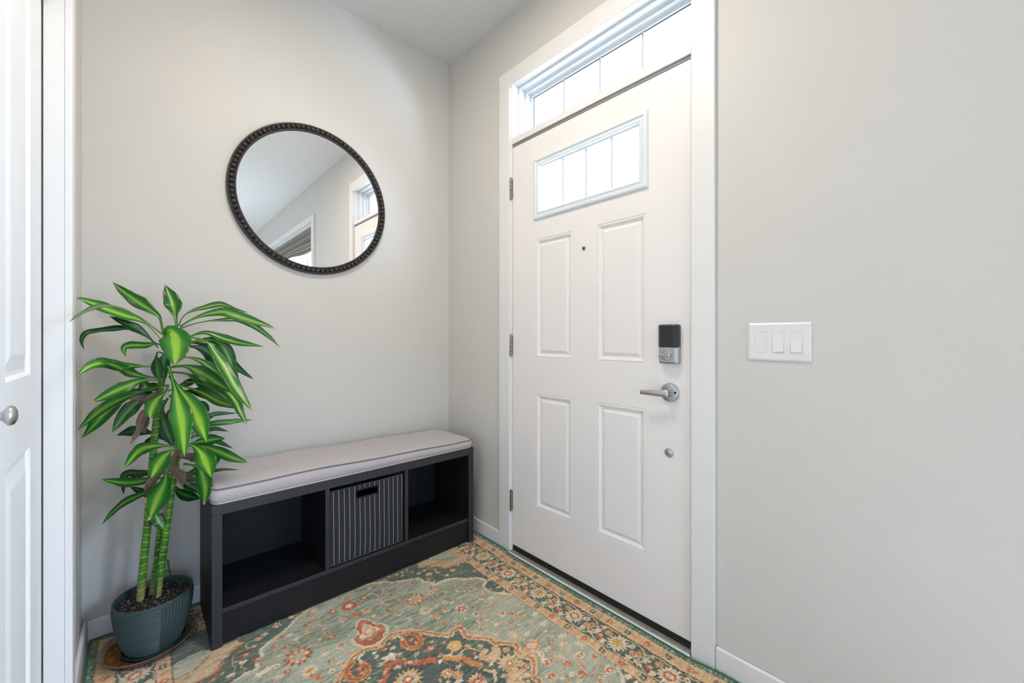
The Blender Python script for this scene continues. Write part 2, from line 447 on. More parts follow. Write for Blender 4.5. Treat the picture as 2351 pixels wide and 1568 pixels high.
g = (lite[0] + .040, lite[1] - .040, lite[2] + .040, lite[3] - .040)
MB().box(.018, .022, *g).build('glass_pane', M['glass'], LF)
for k in (1, 2, 3):
    y = g[0] + (g[1] - g[0]) * k / 4
    MB().box(.0125, .0175, y - .0035, y + .0035, g[2], g[3]).build('muntin', M['grille'], LF)
MB().box(-.001, .040, sy0 + .001, sy1 - .001, .0135, .0400).build('door_sweep', M['rubber'], D, bevel=.002)
# hinges on the left edge
for zc in (1.855, 1.056, .264):
    h = MB()
    for k in range(5):
        a = zc - .051 + k * .0205
        h.lathe([(.0062, a + .0006), (.0066, a + .0016), (.0066, a + .0185), (.0062, a + .0195)], (-.0085, -.579, 0), 'Z', 14)
    h.lathe([(.003, zc - .056), (.0050, zc - .053), (.0045, zc - .0505)], (-.0085, -.579, 0), 'Z', 14)
    h.lathe([(.0045, zc + .0515), (.0050, zc + .054), (.003, zc + .057)], (-.0085, -.579, 0), 'Z', 14)
    h.box(-.006, .002, -.5835, -.5815, zc - .05, zc + .05)
    h.build('hinge', M['hinge'], D, smooth=False)
# keypad deadbolt, thumb-turn side
ly, lz0, lz1 = -1.4235, 1.003, 1.143
def rrect(cy, cz, hy, hz, r, n=6):
    out = []
    for sy, sz, a0 in ((1, 1, 0), (-1, 1, PI / 2), (-1, -1, PI), (1, -1, 3 * PI / 2)):
        for k in range(n + 1):
            a = a0 + PI / 2 * k / n; out.append((cy + sy * (hy - r) + r * math.cos(a), cz + sz * (hz - r) + r * math.sin(a)))
    return out
def loft_yz(loops, cap=True):
    b = MB(); n = len(loops[0][1]); vs = []; fs = []
    for x, lp in loops: vs += [(x, a, c) for a, c in lp]
    for i in range(len(loops) - 1):
        for k in range(n):
            q = (k + 1) % n; fs.append((i * n + k, i * n + q, (i + 1) * n + q, (i + 1) * n + k))
    if cap: fs.append(tuple(range((len(loops) - 1) * n, len(loops) * n)))
    fs.append(tuple(range(n))[::-1]); return b.add(vs, fs)
cz = (lz0 + lz1) / 2; hy, hz = .0365, .070
LK = loft_yz([(0, rrect(ly, cz, hy, hz, .008)), (-.018, rrect(ly, cz, hy, hz, .008)), (-.0205, rrect(ly, cz, hy - .0015, hz - .0015, .007)), (-.0230, rrect(ly + .004, cz, hy - .009, hz - .006, .006))]).build('deadbolt', M['nickel'], D, bevel=.0008)
LK['label'] = 'keypad deadbolt with black cover and satin nickel lower half'
zc2 = 1.060
LB = loft_yz([(-.004, rrect(ly, (zc2 + lz1) / 2 + .0004, hy + .0006, (lz1 - zc2) / 2 + .0002, .006)), (-.0205, rrect(ly, (zc2 + lz1) / 2 + .0004, hy + .0006, (lz1 - zc2) / 2 + .0002, .006)), (-.027, rrect(ly + .005, (zc2 + lz1) / 2, hy - .012, (lz1 - zc2) / 2 - .004, .004))]).build('battery_cover', M['blackplastic'], LK)
ty, tz = ly + .006, 1.033
tt = MB().lathe([(.0185, -.0232), (.0185, -.0252), (.0165, -.0258), (.0162, -.0243)], (0, ty, tz), 'X', 28, True, True)
tt.build('thumb_turn_ring', M['nickel'], LK)
tb = MB().box(-.040, -.0240, ty - .019, ty + .023, tz - .0058, tz + .0058)
tb.build('thumb_turn', M['nickel'], LK, bevel=.0035, seg=3)
# lever
vy, vz = -1.421, .899
LV = MB().lathe([(.0345, 0), (.0345, -.004), (.031, -.009), (.022, -.011), (.0155, -.0115), (.0150, -.016)], (0, vy, vz), 'X', 40).build('door_lever', M['nickel'], D, bevel=.0006)
LV['label'] = 'satin nickel lever with round rose'
lv = MB().lathe([(.0125, -.011), (.0125, -.040), (.0105, -.046), (.006, -.048)], (0, vy, vz), 'X', 24)
lv.build('spindle', M['nickel'], LV, smooth=False)
h = MB(); prof = []
pts = []
for k in range(13):
    u = k / 12.; pts.append((-.040 - .006 * math.sin(u * PI * .6), vy - .012 + .103 * u, vz + .0005 - .004 * u, .0140 - .0064 * u, .0080 - .002 * u))
vs = []; fs = []; n = 16
for x, y, z, a, b2 in pts:
    for k in range(n):
        t = 2 * PI * k / n; vs.append((x + b2 * math.cos(t), y, z + a * math.sin(t)))
for i in range(len(pts) - 1):
    for k in range(n):
        q = (k + 1) % n; fs.append((i * n + k, i * n + q, (i + 1) * n + q, (i + 1) * n + k))
fs += [tuple(range(n))[::-1], tuple(range((len(pts) - 1) * n, len(pts) * n))]
h.add(vs, fs).build('lever_arm', M['nickel'], LV, smooth=True)
MB().lathe([(.0042, -.0106), (.0042, -.0125)], (0, vy - .0235, vz + .002), 'X', 14).build('keyhole', M['grommet'], LV)
# small round cap low on the door, and the peephole
CP = MB().lathe([(.0165, 0), (.0160, -.003), (.0125, -.0045), (.0118, -.0035), (.0085, -.0050), (.0045, -.0068), (.0012, -.0072)], (0, -1.4175, .681), 'X', 28).build('round_lock_cap', M['nickel'], D, smooth=False)
PH = MB().lathe([(.0085, 0), (.0080, -.004), (.0052, -.0045)], (0, -1.035, 1.480), 'X', 22).build('peephole', M['hinge'], D)
MB().lathe([(.0050, -.0040), (.0030, -.0056), (.0006, -.0060)], (0, -1.035, 1.480), 'X', 16).build('peephole_lens', M['grommet'], PH)

# ------------------------------------------------------------------ closet (door_2) and its trim
CYJ = -.483
cc = MB()
cc.box(XL, XL + .015, CYJ, -.413, 0, 2.115).box(XL, XL + .015, -1.715, -1.645, 0, 2.115).box(XL, XL + .015, -1.645, CYJ, 2.045, 2.115)
o = cc.build('trim_5', M['trim'], bevel=.0012); struct(o, 'white casing of the closet door on the left', 'door trim')
DX = -1.6034
jj = MB()
jj.box(DX + .003, XL - .0003, CYJ + .001, CY1, 0, 2.06).box(XL - .11, XL - .0003, CY0, -1.646, 0, 2.06).box(XL - .11, XL - .0003, -1.646, CYJ + .001, 2.046, 2.06)
o = jj.build('trim_6', M['trim'], bevel=.0004); struct(o, 'white jamb of the closet opening', 'door trim')
DX = -1.6034
D2 = sroot('door_2', (DX - .017, -1.06, 0), 'white bifold closet door with raised panels and an oval knob', 'door')
def leaf(a, b, pa, pb):
    m = MB(); rects = [(pa, pb, 1.011, 1.90), (pa, pb, .16, .842)]
    ys = [a, pa, pb, b]; zs = [.012, .16, .842, 1.011, 1.90, 2.040]
    for i in range(3):
        for k in range(5):
            if i == 1 and k in (1, 3): continue
            m.add([(DX, ys[i], zs[k]), (DX, ys[i + 1], zs[k]), (DX, ys[i + 1], zs[k + 1]), (DX, ys[i], zs[k + 1])], [(0, 1, 2, 3)])
    def rr(r, steps):
        m.rings_yz(r[0], r[1], r[2], r[3], [(i, DX + x) for i, x in steps], cap=True)
    for r in rects: rr(r, [(0, 0), (.003, -.002), (.008, -.0075), (.016, -.008), (.050, -.001), (.052, -.0008)])
    m.rings_yz(a, b, .012, 2.040, [(0, DX), (0, DX - .034)], cap=True)
    return m.build('bifold_leaf', M['closet'], D2)
leaf(-1.062, -.4872, -.891, -.636); leaf(-1.625, -1.066, -1.49, -1.235)
kb = MB().lathe([(.0085, 0), (.0075, .006), (.0075, .010), (.012, .0135), (.0172, .017), (.0180, .0205), (.0155, .025), (.009, .0278), (.0018, .0286)], (DX, -.985, .960), 'X', 32)
kb.build('knob', M['nickel'], D2, smooth=True)

# ------------------------------------------------------------------ living-room window (seen in the mirror)
o = MB()
o.box(-.016, 0, WY1, WY1 + .086, WZ0 - .06, WZ1 + .066).box(-.016, 0, WY0 - .086, WY0, WZ0 - .06, WZ1 + .066).box(-.016, 0, WY0, WY1, WZ1, WZ1 + .066).box(-.016, 0, WY0, WY1, WZ0 - .06, WZ0)
o.box(0, .05, WY1 - .008, WY1, WZ0, WZ1).box(0, .05, WY0, WY0 + .008, WZ0, WZ1).box(0, .05, WY0, WY1, WZ1 - .008, WZ1).box(0, .05, WY0, WY1, WZ0, WZ0 + .008)
o = o.build('trim_7', M['trim'], bevel=.002); struct(o, 'white casing of the living-room window in the mirror', 'window trim')
W2 = sroot('window_2', (.08, (WY0 + WY1) / 2, WZ0), 'living-room window beyond the front door, seen in the mirror', 'window')
MB().rings_yz(WY0, WY1, WZ0, WZ1, [(0, .06), (.05, .06), (.05, .11), (0, .11)]).build('window_frame', M['vinyl'], W2)
MB().box(.088, .092, WY0 + .05, WY1 - .05, WZ0 + .05, WZ1 - .05).build('glass_pane', M['glass'], W2)
for y, wd in ((-3.10, .022), (-4.165, .022), (-2.87, .006), (-3.36, .006), (-3.63, .006), (-3.90, .006), (-4.40, .006)):
    MB().box(.074, .0875, y - wd, y + wd, WZ0 + .05, WZ1 - .05).build('mullion' if wd > .01 else 'muntin', M['grille'], W2)
# added far window, unseen behind the camera, to let in fill light
W3 = sroot('added_window', ((BW0 + BW1) / 2, YB - .08, BZ0), 'added unseen fill window at the far end of the living room', 'window')
b = MB()
b.box(BW0, BW1, YB - .11, YB - .06, BZ0, BZ0 + .05).box(BW0, BW1, YB - .11, YB - .06, BZ1 - .05, BZ1)
for x in (BW0, BW0 + 1.1 - .025, BW0 + 2.2 - .025, BW1 - .05): b.box(x, x + .05, YB - .11, YB - .06, BZ0, BZ1)
b.build('window_frame', M['vinyl'], W3)
MB().box(BW0 + .05, BW1 - .05, YB - .09, YB - .086, BZ0 + .05, BZ1 - .05).build('glass_pane', M['glass'], W3)

# bamboo roman shade gathered at the top of the window
BL = thing('bamboo_blind', (.03, (WY0 + WY1) / 2, 2.05), 'woven bamboo shade gathered at the top of the window reflected in the mirror', 'blind')
vs = []; fs = []; ny = 40; prof = []
for k in range(33):
    u = k / 32.; z = 2.345 - .30 * u + .012 * math.sin(u * 4 * 2 * PI) ; x = .034 - .020 * u - .016 * math.sin(u * 4 * 2 * PI + 1.)
    prof.append((x, z))
for i in range(ny + 1):
    q = i / ny; y = WY0 + .014 + (WY1 - WY0 - .028) * q
    sag = .028 * math.sin(PI * q) - .016 * math.sin(3 * PI * q)
    for k, (x, z) in enumerate(prof): vs.append((x, y, z + sag * (k / 32.) ** 2))
for i in range(ny):
    for k in range(32): fs.append((i * 33 + k, i * 33 + k + 1, (i + 1) * 33 + k + 1, (i + 1) * 33 + k))
sh = MB().add(vs, fs).build('shade', M['bamboo'], BL, smooth=True, recalc=False)
ul = sh.data.uv_layers.new(name='UVMap')
for lp in sh.data.loops: ul.data[lp.index].uv = ((lp.vertex_index // 33) / ny, (lp.vertex_index % 33) / 32.)
sd = sh.modifiers.new('thick', 'SOLIDIFY'); sd.thickness = .002
MB().box(.012, .048, WY0 + .012, WY1 - .012, 2.330, 2.346).build('head_rail', M['vinyl'], BL)

# ------------------------------------------------------------------ switch plate
SP = thing('light_switch', (0, -1.7595, 1.084), 'white plate of three rocker switches on the wall right of the door', 'light switch')
py, pz = -1.7595, 1.0845; ph, pw = .0575, .082
loft_yz([(0, rrect(py, pz, pw, ph, .003, 3)), (-.0035, rrect(py, pz, pw, ph, .003, 3)), (-.0062, rrect(py, pz, pw - .005, ph - .005, .002, 3))]).build('wall_plate', M['plastic'], SP)
for k in (-1, 0, 1):
    y = py + .046 * -k
    MB().rings_yz(y - .0168, y + .0168, pz - .0335, pz + .0335, [(0, -.0060), (.0002, -.0068), (.0012, -.0072), (.0020, -.0066), (.0024, -.0045), (.0034, -.0045)], cap=False).build('switch_frame', M['plastic'], SP)
    up = k == -1
    a, b2 = (.0055, .0078) if up else (.0062, .0108)
    yy0, yy1 = y - .0132, y + .0132; zz0, zz1 = pz - .030, pz + .030
    xt, xb, xm = (-.0064, -.0060, -.0056) if k == -1 else (-.0052, -.0108, -.0066)
    r = MB().add([(xb, yy0, zz0), (xb, yy1, zz0), (xm, yy0, pz), (xm, yy1, pz), (xt, yy0, zz1), (xt, yy1, zz1),
                  (-.002, yy0, zz0), (-.002, yy1, zz0), (-.002, yy0, zz1), (-.002, yy1, zz1), (-.002, yy0, pz), (-.002, yy1, pz)],
                 [(0, 1, 3, 2), (2, 3, 5, 4), (0, 6, 7, 1), (4, 5, 9, 8), (0, 2, 10, 6), (2, 4, 8, 10), (1, 7, 11, 3), (3, 11, 9, 5), (6, 10, 11, 7), (10, 8, 9, 11)])
    r.build('rocker', M['plastic'], SP, bevel=.0006)
    for sz in (-1, 1):
        MB().lathe([(.0030, -.0060), (.0028, -.0070), (.0012, -.0074)], (0, y, pz + sz * .0485), 'X', 12).build('screw', M['plastic'], SP)

# leaf midribs: (width, kind, points from stem to tip)
LEAVES = [
 (0.049,0,[(-1.348,-0.22,1.105),(-1.351,-0.215,1.132),(-1.356,-0.207,1.164),(-1.364,-0.202,1.179),(-1.379,-0.195,1.193),(-1.405,-0.183,1.216),(-1.433,-0.168,1.241),(-1.46,-0.152,1.268),(-1.479,-0.14,1.29)]),
 (0.046,1,[(-1.353,-0.23,1.11),(-1.379,-0.236,1.136),(-1.411,-0.246,1.159),(-1.443,-0.256,1.171),(-1.475,-0.267,1.185),(-1.503,-0.278,1.198),(-1.526,-0.288,1.209),(-1.543,-0.295,1.215),(-1.552,-0.322,1.215)]),
 (0.023,0,[(-1.355,-0.26,1.09),(-1.389,-0.312,1.136),(-1.426,-0.382,1.172),(-1.459,-0.446,1.187),(-1.482,-0.498,1.188),(-1.501,-0.544,1.18),(-1.516,-0.591,1.166),(-1.529,-0.639,1.15),(-1.537,-0.68,1.135)]),
 (0.033,2,[(-1.365,-0.22,1.071),(-1.373,-0.221,1.081),(-1.384,-0.224,1.095),(-1.397,-0.227,1.11),(-1.412,-0.231,1.124),(-1.427,-0.234,1.134),(-1.443,-0.239,1.144),(-1.465,-0.245,1.157),(-1.483,-0.25,1.167)]),
 (0.026,2,[(-1.361,-0.21,1.061),(-1.386,-0.216,1.095),(-1.417,-0.223,1.119),(-1.444,-0.23,1.13),(-1.478,-0.239,1.127),(-1.513,-0.249,1.12),(-1.537,-0.257,1.111),(-1.545,-0.263,1.087),(-1.539,-0.27,1.058)]),
 (0.028,0,[(-1.349,-0.24,1.051),(-1.355,-0.247,1.068),(-1.37,-0.259,1.077),(-1.394,-0.279,1.072),(-1.415,-0.299,1.073),(-1.432,-0.316,1.073),(-1.446,-0.332,1.067),(-1.447,-0.345,1.053),(-1.442,-0.36,1.037)]),
 (0.056,0,[(-1.31,-0.2,1.135),(-1.311,-0.197,1.147),(-1.312,-0.19,1.164),(-1.314,-0.182,1.182),(-1.316,-0.172,1.203),(-1.319,-0.16,1.226),(-1.325,-0.147,1.25),(-1.333,-0.131,1.276),(-1.339,-0.12,1.294)]),
 (0.026,0,[(-1.305,-0.2,1.14),(-1.29,-0.194,1.176),(-1.263,-0.187,1.198),(-1.231,-0.179,1.21),(-1.201,-0.172,1.222),(-1.173,-0.165,1.228),(-1.154,-0.16,1.223),(-1.127,-0.153,1.211),(-1.078,-0.14,1.2)]),
 (0.045,3,[(-1.303,-0.23,1.135),(-1.274,-0.238,1.16),(-1.239,-0.249,1.179),(-1.204,-0.261,1.19),(-1.17,-0.272,1.193),(-1.12,-0.29,1.173),(-1.074,-0.308,1.155),(-1.038,-0.322,1.14),(-1.018,-0.33,1.126)]),
 (0.032,0,[(-1.3,-0.22,1.13),(-1.26,-0.222,1.148),(-1.213,-0.224,1.16),(-1.168,-0.227,1.165),(-1.129,-0.229,1.167),(-1.088,-0.232,1.152),(-1.047,-0.235,1.123),(-1.01,-0.238,1.087),(-0.983,-0.24,1.054)]),
 (0.039,0,[(-1.308,-0.22,1.08),(-1.292,-0.223,1.091),(-1.27,-0.229,1.103),(-1.247,-0.236,1.113),(-1.222,-0.244,1.115),(-1.18,-0.258,1.096),(-1.137,-0.272,1.08),(-1.095,-0.286,1.07),(-1.054,-0.3,1.062)]),
 (0.086,1,[(-1.337,-0.25,1.061),(-1.338,-0.274,1.091),(-1.337,-0.303,1.119),(-1.331,-0.314,1.118),(-1.324,-0.334,1.105),(-1.322,-0.361,1.084),(-1.322,-0.395,1.059),(-1.326,-0.436,1.032),(-1.33,-0.47,1.011)]),
 (0.036,2,[(-1.35,-0.25,1.042),(-1.356,-0.255,1.045),(-1.363,-0.263,1.047),(-1.367,-0.27,1.042),(-1.368,-0.284,1.029),(-1.368,-0.304,1.013),(-1.367,-0.328,0.994),(-1.366,-0.357,0.973),(-1.365,-0.38,0.959)]),
 (0.051,3,[(-1.315,-0.26,1.1),(-1.271,-0.281,1.097),(-1.233,-0.305,1.082),(-1.215,-0.325,1.052),(-1.195,-0.352,1.01),(-1.177,-0.383,0.964),(-1.162,-0.412,0.922),(-1.141,-0.447,0.878),(-1.121,-0.48,0.839)]),
 (0.05,0,[(-1.312,-0.22,1.07),(-1.259,-0.228,1.084),(-1.211,-0.237,1.089),(-1.188,-0.242,1.077),(-1.171,-0.247,1.052),(-1.159,-0.253,1.02),(-1.151,-0.259,0.986),(-1.14,-0.265,0.955),(-1.129,-0.27,0.93)]),
 (0.036,2,[(-1.311,-0.2,1.08),(-1.281,-0.196,1.079),(-1.242,-0.19,1.074),(-1.208,-0.184,1.058),(-1.176,-0.177,1.035),(-1.144,-0.17,1.004),(-1.114,-0.162,0.971),(-1.083,-0.155,0.943),(-1.06,-0.15,0.923)]),
 (0.05,2,[(-1.316,-0.22,1.06),(-1.293,-0.218,1.063),(-1.265,-0.216,1.064),(-1.24,-0.213,1.056),(-1.219,-0.211,1.042),(-1.204,-0.209,1.023),(-1.192,-0.206,0.999),(-1.175,-0.203,0.966),(-1.161,-0.2,0.938)]),
 (0.032,3,[(-1.324,-0.23,1.021),(-1.304,-0.235,1.024),(-1.279,-0.243,1.025),(-1.259,-0.251,1.019),(-1.24,-0.258,1.009),(-1.222,-0.267,0.993),(-1.205,-0.276,0.972),(-1.183,-0.289,0.944),(-1.166,-0.3,0.92)]),
 (0.055,0,[(-1.329,-0.24,0.992),(-1.311,-0.247,0.995),(-1.288,-0.26,0.995),(-1.267,-0.273,0.986),(-1.247,-0.287,0.973),(-1.226,-0.304,0.955),(-1.206,-0.322,0.935),(-1.182,-0.343,0.915),(-1.164,-0.36,0.9)]),
 (0.054,2,[(-1.324,-0.22,0.973),(-1.307,-0.223,0.971),(-1.285,-0.229,0.966),(-1.27,-0.233,0.956),(-1.254,-0.239,0.942),(-1.237,-0.245,0.928),(-1.215,-0.253,0.91),(-1.178,-0.267,0.877),(-1.146,-0.28,0.849)]),
 (0.031,2,[(-1.336,-0.23,0.908),(-1.327,-0.229,0.911),(-1.314,-0.228,0.916),(-1.301,-0.227,0.922),(-1.29,-0.226,0.927),(-1.278,-0.225,0.933),(-1.263,-0.223,0.939),(-1.246,-0.221,0.947),(-1.234,-0.22,0.952)]),
 (0.043,3,[(-1.325,-0.24,0.933),(-1.303,-0.247,0.925),(-1.276,-0.258,0.915),(-1.254,-0.268,0.905),(-1.234,-0.278,0.893),(-1.214,-0.289,0.878),(-1.191,-0.302,0.861),(-1.153,-0.322,0.845),(-1.12,-0.34,0.833)]),
 (0.04,3,[(-1.288,-0.26,0.941),(-1.243,-0.283,0.93),(-1.193,-0.318,0.914),(-1.17,-0.338,0.895),(-1.157,-0.355,0.874),(-1.149,-0.369,0.853),(-1.144,-0.385,0.831),(-1.135,-0.404,0.806),(-1.127,-0.42,0.786)]),
 (0.066,1,[(-1.338,-0.27,0.999),(-1.333,-0.278,0.981),(-1.328,-0.294,0.956),(-1.322,-0.316,0.927),(-1.317,-0.343,0.894),(-1.313,-0.373,0.861),(-1.309,-0.41,0.823),(-1.309,-0.468,0.772),(-1.31,-0.52,0.732)]),
 (0.069,1,[(-1.333,-0.26,0.964),(-1.322,-0.272,0.945),(-1.309,-0.293,0.921),(-1.299,-0.31,0.904),(-1.289,-0.33,0.885),(-1.277,-0.358,0.859),(-1.266,-0.393,0.829),(-1.257,-0.44,0.789),(-1.251,-0.48,0.759)]),
 (0.04,3,[(-1.347,-0.24,0.944),(-1.371,-0.249,0.95),(-1.398,-0.265,0.954),(-1.419,-0.278,0.95),(-1.439,-0.293,0.941),(-1.46,-0.31,0.932),(-1.48,-0.329,0.922),(-1.502,-0.351,0.91),(-1.519,-0.37,0.902)]),
 (0.04,0,[(-1.347,-0.22,0.952),(-1.37,-0.227,0.957),(-1.398,-0.238,0.964),(-1.416,-0.247,0.972),(-1.433,-0.256,0.982),(-1.451,-0.267,0.995),(-1.469,-0.278,1.008),(-1.488,-0.29,1.017),(-1.503,-0.3,1.022)]),
 (0.04,1,[(-1.354,-0.22,0.992),(-1.389,-0.231,0.997),(-1.425,-0.247,1.002),(-1.454,-0.261,1.003),(-1.479,-0.276,1.012),(-1.501,-0.289,1.018),(-1.52,-0.302,1.012),(-1.537,-0.316,0.997),(-1.551,-0.33,0.979)]),
 (0.03,2,[(-1.354,-0.22,0.914),(-1.371,-0.22,0.913),(-1.391,-0.22,0.912),(-1.405,-0.22,0.913),(-1.419,-0.22,0.913),(-1.434,-0.22,0.909),(-1.45,-0.22,0.903),(-1.474,-0.22,0.897),(-1.493,-0.22,0.891)]),
 (0.044,0,[(-1.355,-0.24,0.925),(-1.38,-0.245,0.92),(-1.412,-0.254,0.912),(-1.445,-0.266,0.901),(-1.475,-0.278,0.887),(-1.497,-0.288,0.872),(-1.515,-0.298,0.855),(-1.535,-0.31,0.833),(-1.55,-0.32,0.816)]),
 (0.052,0,[(-1.362,-0.22,0.914),(-1.399,-0.223,0.913),(-1.44,-0.228,0.908),(-1.461,-0.231,0.894),(-1.477,-0.234,0.875),(-1.492,-0.237,0.854),(-1.509,-0.241,0.83),(-1.529,-0.246,0.801),(-1.546,-0.25,0.779)]),
 (0.044,0,[(-1.351,-0.23,0.914),(-1.369,-0.231,0.906),(-1.391,-0.232,0.894),(-1.408,-0.233,0.882),(-1.423,-0.234,0.869),(-1.436,-0.235,0.854),(-1.45,-0.237,0.835),(-1.465,-0.238,0.808),(-1.477,-0.24,0.785)]),
 (0.048,1,[(-1.337,-0.26,0.926),(-1.341,-0.268,0.917),(-1.347,-0.282,0.907),(-1.357,-0.3,0.9),(-1.368,-0.321,0.892),(-1.376,-0.346,0.88),(-1.382,-0.372,0.868),(-1.386,-0.399,0.855),(-1.387,-0.42,0.845)]),
 (0.047,2,[(-1.332,-0.22,0.926),(-1.342,-0.216,0.926),(-1.356,-0.209,0.926),(-1.368,-0.202,0.925),(-1.379,-0.195,0.922),(-1.388,-0.189,0.922),(-1.395,-0.184,0.929),(-1.4,-0.176,0.942),(-1.403,-0.17,0.952)]),
 (0.041,2,[(-1.347,-0.24,1.08),(-1.345,-0.241,1.069),(-1.343,-0.243,1.052),(-1.342,-0.245,1.036),(-1.346,-0.248,1.021),(-1.349,-0.25,1.004),(-1.35,-0.253,0.985),(-1.348,-0.257,0.962),(-1.346,-0.26,0.946)]),
 (0.02,2,[(-1.283,-0.2,0.716),(-1.265,-0.196,0.741),(-1.242,-0.189,0.77),(-1.225,-0.184,0.785),(-1.211,-0.181,0.795),(-1.2,-0.178,0.8),(-1.184,-0.174,0.801),(-1.15,-0.167,0.797),(-1.118,-0.16,0.792)]),
 (0.024,0,[(-1.283,-0.2,0.716),(-1.251,-0.2,0.744),(-1.22,-0.2,0.764),(-1.2,-0.2,0.769),(-1.174,-0.2,0.769),(-1.146,-0.2,0.768),(-1.121,-0.2,0.769),(-1.094,-0.2,0.767),(-1.072,-0.2,0.764)]),
 (0.018,2,[(-1.283,-0.2,0.711),(-1.264,-0.193,0.724),(-1.241,-0.182,0.737),(-1.227,-0.176,0.741),(-1.214,-0.171,0.742),(-1.201,-0.165,0.742),(-1.187,-0.159,0.74),(-1.164,-0.149,0.729),(-1.144,-0.14,0.719)]),
 (0.046,0,[(-1.293,-0.22,0.706),(-1.284,-0.222,0.707),(-1.271,-0.225,0.709),(-1.257,-0.23,0.711),(-1.241,-0.235,0.714),(-1.223,-0.241,0.716),(-1.205,-0.248,0.718),(-1.186,-0.255,0.718),(-1.172,-0.26,0.718)]),
 (0.041,3,[(-1.293,-0.22,0.701),(-1.272,-0.227,0.702),(-1.246,-0.24,0.699),(-1.223,-0.253,0.691),(-1.2,-0.267,0.678),(-1.176,-0.283,0.664),(-1.153,-0.299,0.65),(-1.127,-0.316,0.637),(-1.107,-0.33,0.628)]),
 (0.073,1,[(-1.299,-0.26,0.71),(-1.288,-0.269,0.714),(-1.274,-0.284,0.715),(-1.261,-0.301,0.707),(-1.25,-0.321,0.694),(-1.243,-0.342,0.679),(-1.239,-0.365,0.663),(-1.235,-0.395,0.643),(-1.234,-0.42,0.627)]),
 (0.052,3,[(-1.294,-0.24,0.643),(-1.275,-0.252,0.639),(-1.255,-0.27,0.63),(-1.246,-0.287,0.611),(-1.242,-0.306,0.59),(-1.24,-0.325,0.571),(-1.241,-0.343,0.554),(-1.245,-0.364,0.537),(-1.248,-0.38,0.525)]),
 (0.041,1,[(-1.317,-0.24,0.71),(-1.338,-0.248,0.718),(-1.363,-0.262,0.726),(-1.382,-0.273,0.729),(-1.399,-0.285,0.729),(-1.411,-0.295,0.724),(-1.422,-0.307,0.715),(-1.436,-0.325,0.698),(-1.447,-0.34,0.684)]),
 (0.054,1,[(-1.303,-0.26,0.711),(-1.316,-0.27,0.708),(-1.331,-0.286,0.704),(-1.342,-0.3,0.7),(-1.352,-0.316,0.694),(-1.361,-0.334,0.684),(-1.369,-0.355,0.674),(-1.378,-0.38,0.662),(-1.384,-0.4,0.654)]),
 (0.041,2,[(-1.353,-0.2,0.753),(-1.362,-0.199,0.756),(-1.374,-0.196,0.759),(-1.388,-0.193,0.763),(-1.404,-0.189,0.769),(-1.421,-0.185,0.773),(-1.438,-0.18,0.772),(-1.456,-0.174,0.766),(-1.468,-0.17,0.761)]),
 (0.035,2,[(-1.323,-0.2,0.708),(-1.335,-0.196,0.721),(-1.351,-0.189,0.737),(-1.365,-0.183,0.741),(-1.376,-0.177,0.732),(-1.387,-0.17,0.718),(-1.397,-0.163,0.705),(-1.407,-0.155,0.69),(-1.414,-0.15,0.68)]),
 (0.037,0,[(-1.324,-0.22,0.593),(-1.341,-0.224,0.599),(-1.363,-0.232,0.605),(-1.384,-0.24,0.608),(-1.405,-0.249,0.611),(-1.426,-0.259,0.615),(-1.449,-0.27,0.622),(-1.478,-0.286,0.638),(-1.5,-0.3,0.652)]),
 (0.028,0,[(-1.328,-0.21,0.58),(-1.347,-0.211,0.571),(-1.375,-0.212,0.563),(-1.408,-0.213,0.555),(-1.431,-0.215,0.548),(-1.45,-0.216,0.539),(-1.469,-0.217,0.523),(-1.488,-0.219,0.502),(-1.502,-0.22,0.482)]),
 (0.031,2,[(-1.328,-0.21,0.585),(-1.341,-0.207,0.572),(-1.36,-0.202,0.554),(-1.376,-0.198,0.546),(-1.389,-0.194,0.549),(-1.401,-0.191,0.557),(-1.414,-0.187,0.565),(-1.427,-0.183,0.575),(-1.436,-0.18,0.582)]),
 (0.068,3,[(-1.322,-0.26,0.67),(-1.33,-0.269,0.659),(-1.34,-0.284,0.643),(-1.344,-0.3,0.625),(-1.348,-0.318,0.607),(-1.357,-0.339,0.593),(-1.367,-0.364,0.577),(-1.38,-0.404,0.553),(-1.39,-0.44,0.535)]),
 (0.041,0,[(-1.363,-0.22,0.517),(-1.366,-0.221,0.508),(-1.369,-0.224,0.495),(-1.369,-0.226,0.483),(-1.366,-0.229,0.469),(-1.361,-0.232,0.456),(-1.356,-0.235,0.444),(-1.349,-0.238,0.431),(-1.344,-0.24,0.422)]),
 (0.045,2,[(-1.323,-0.2,0.582),(-1.318,-0.198,0.567),(-1.31,-0.194,0.546),(-1.301,-0.19,0.529),(-1.288,-0.186,0.517),(-1.275,-0.182,0.507),(-1.262,-0.178,0.498),(-1.248,-0.173,0.489),(-1.238,-0.17,0.483)]),
 (0.032,2,[(-1.323,-0.21,0.596),(-1.314,-0.212,0.588),(-1.301,-0.216,0.578),(-1.288,-0.221,0.567),(-1.276,-0.226,0.556),(-1.264,-0.231,0.546),(-1.255,-0.235,0.537),(-1.249,-0.238,0.529),(-1.245,-0.24,0.523)]),
 (0.014,2,[(-1.321,-0.25,0.611),(-1.303,-0.252,0.607),(-1.277,-0.255,0.602),(-1.242,-0.261,0.604),(-1.207,-0.267,0.606),(-1.186,-0.27,0.606),(-1.169,-0.273,0.604),(-1.146,-0.277,0.599),(-1.128,-0.28,0.594)]),
 (0.025,2,[(-1.309,-0.2,0.608),(-1.299,-0.193,0.601),(-1.284,-0.181,0.592),(-1.271,-0.17,0.587),(-1.262,-0.161,0.586),(-1.252,-0.151,0.588),(-1.242,-0.141,0.588),(-1.23,-0.129,0.588),(-1.221,-0.12,0.588)]),
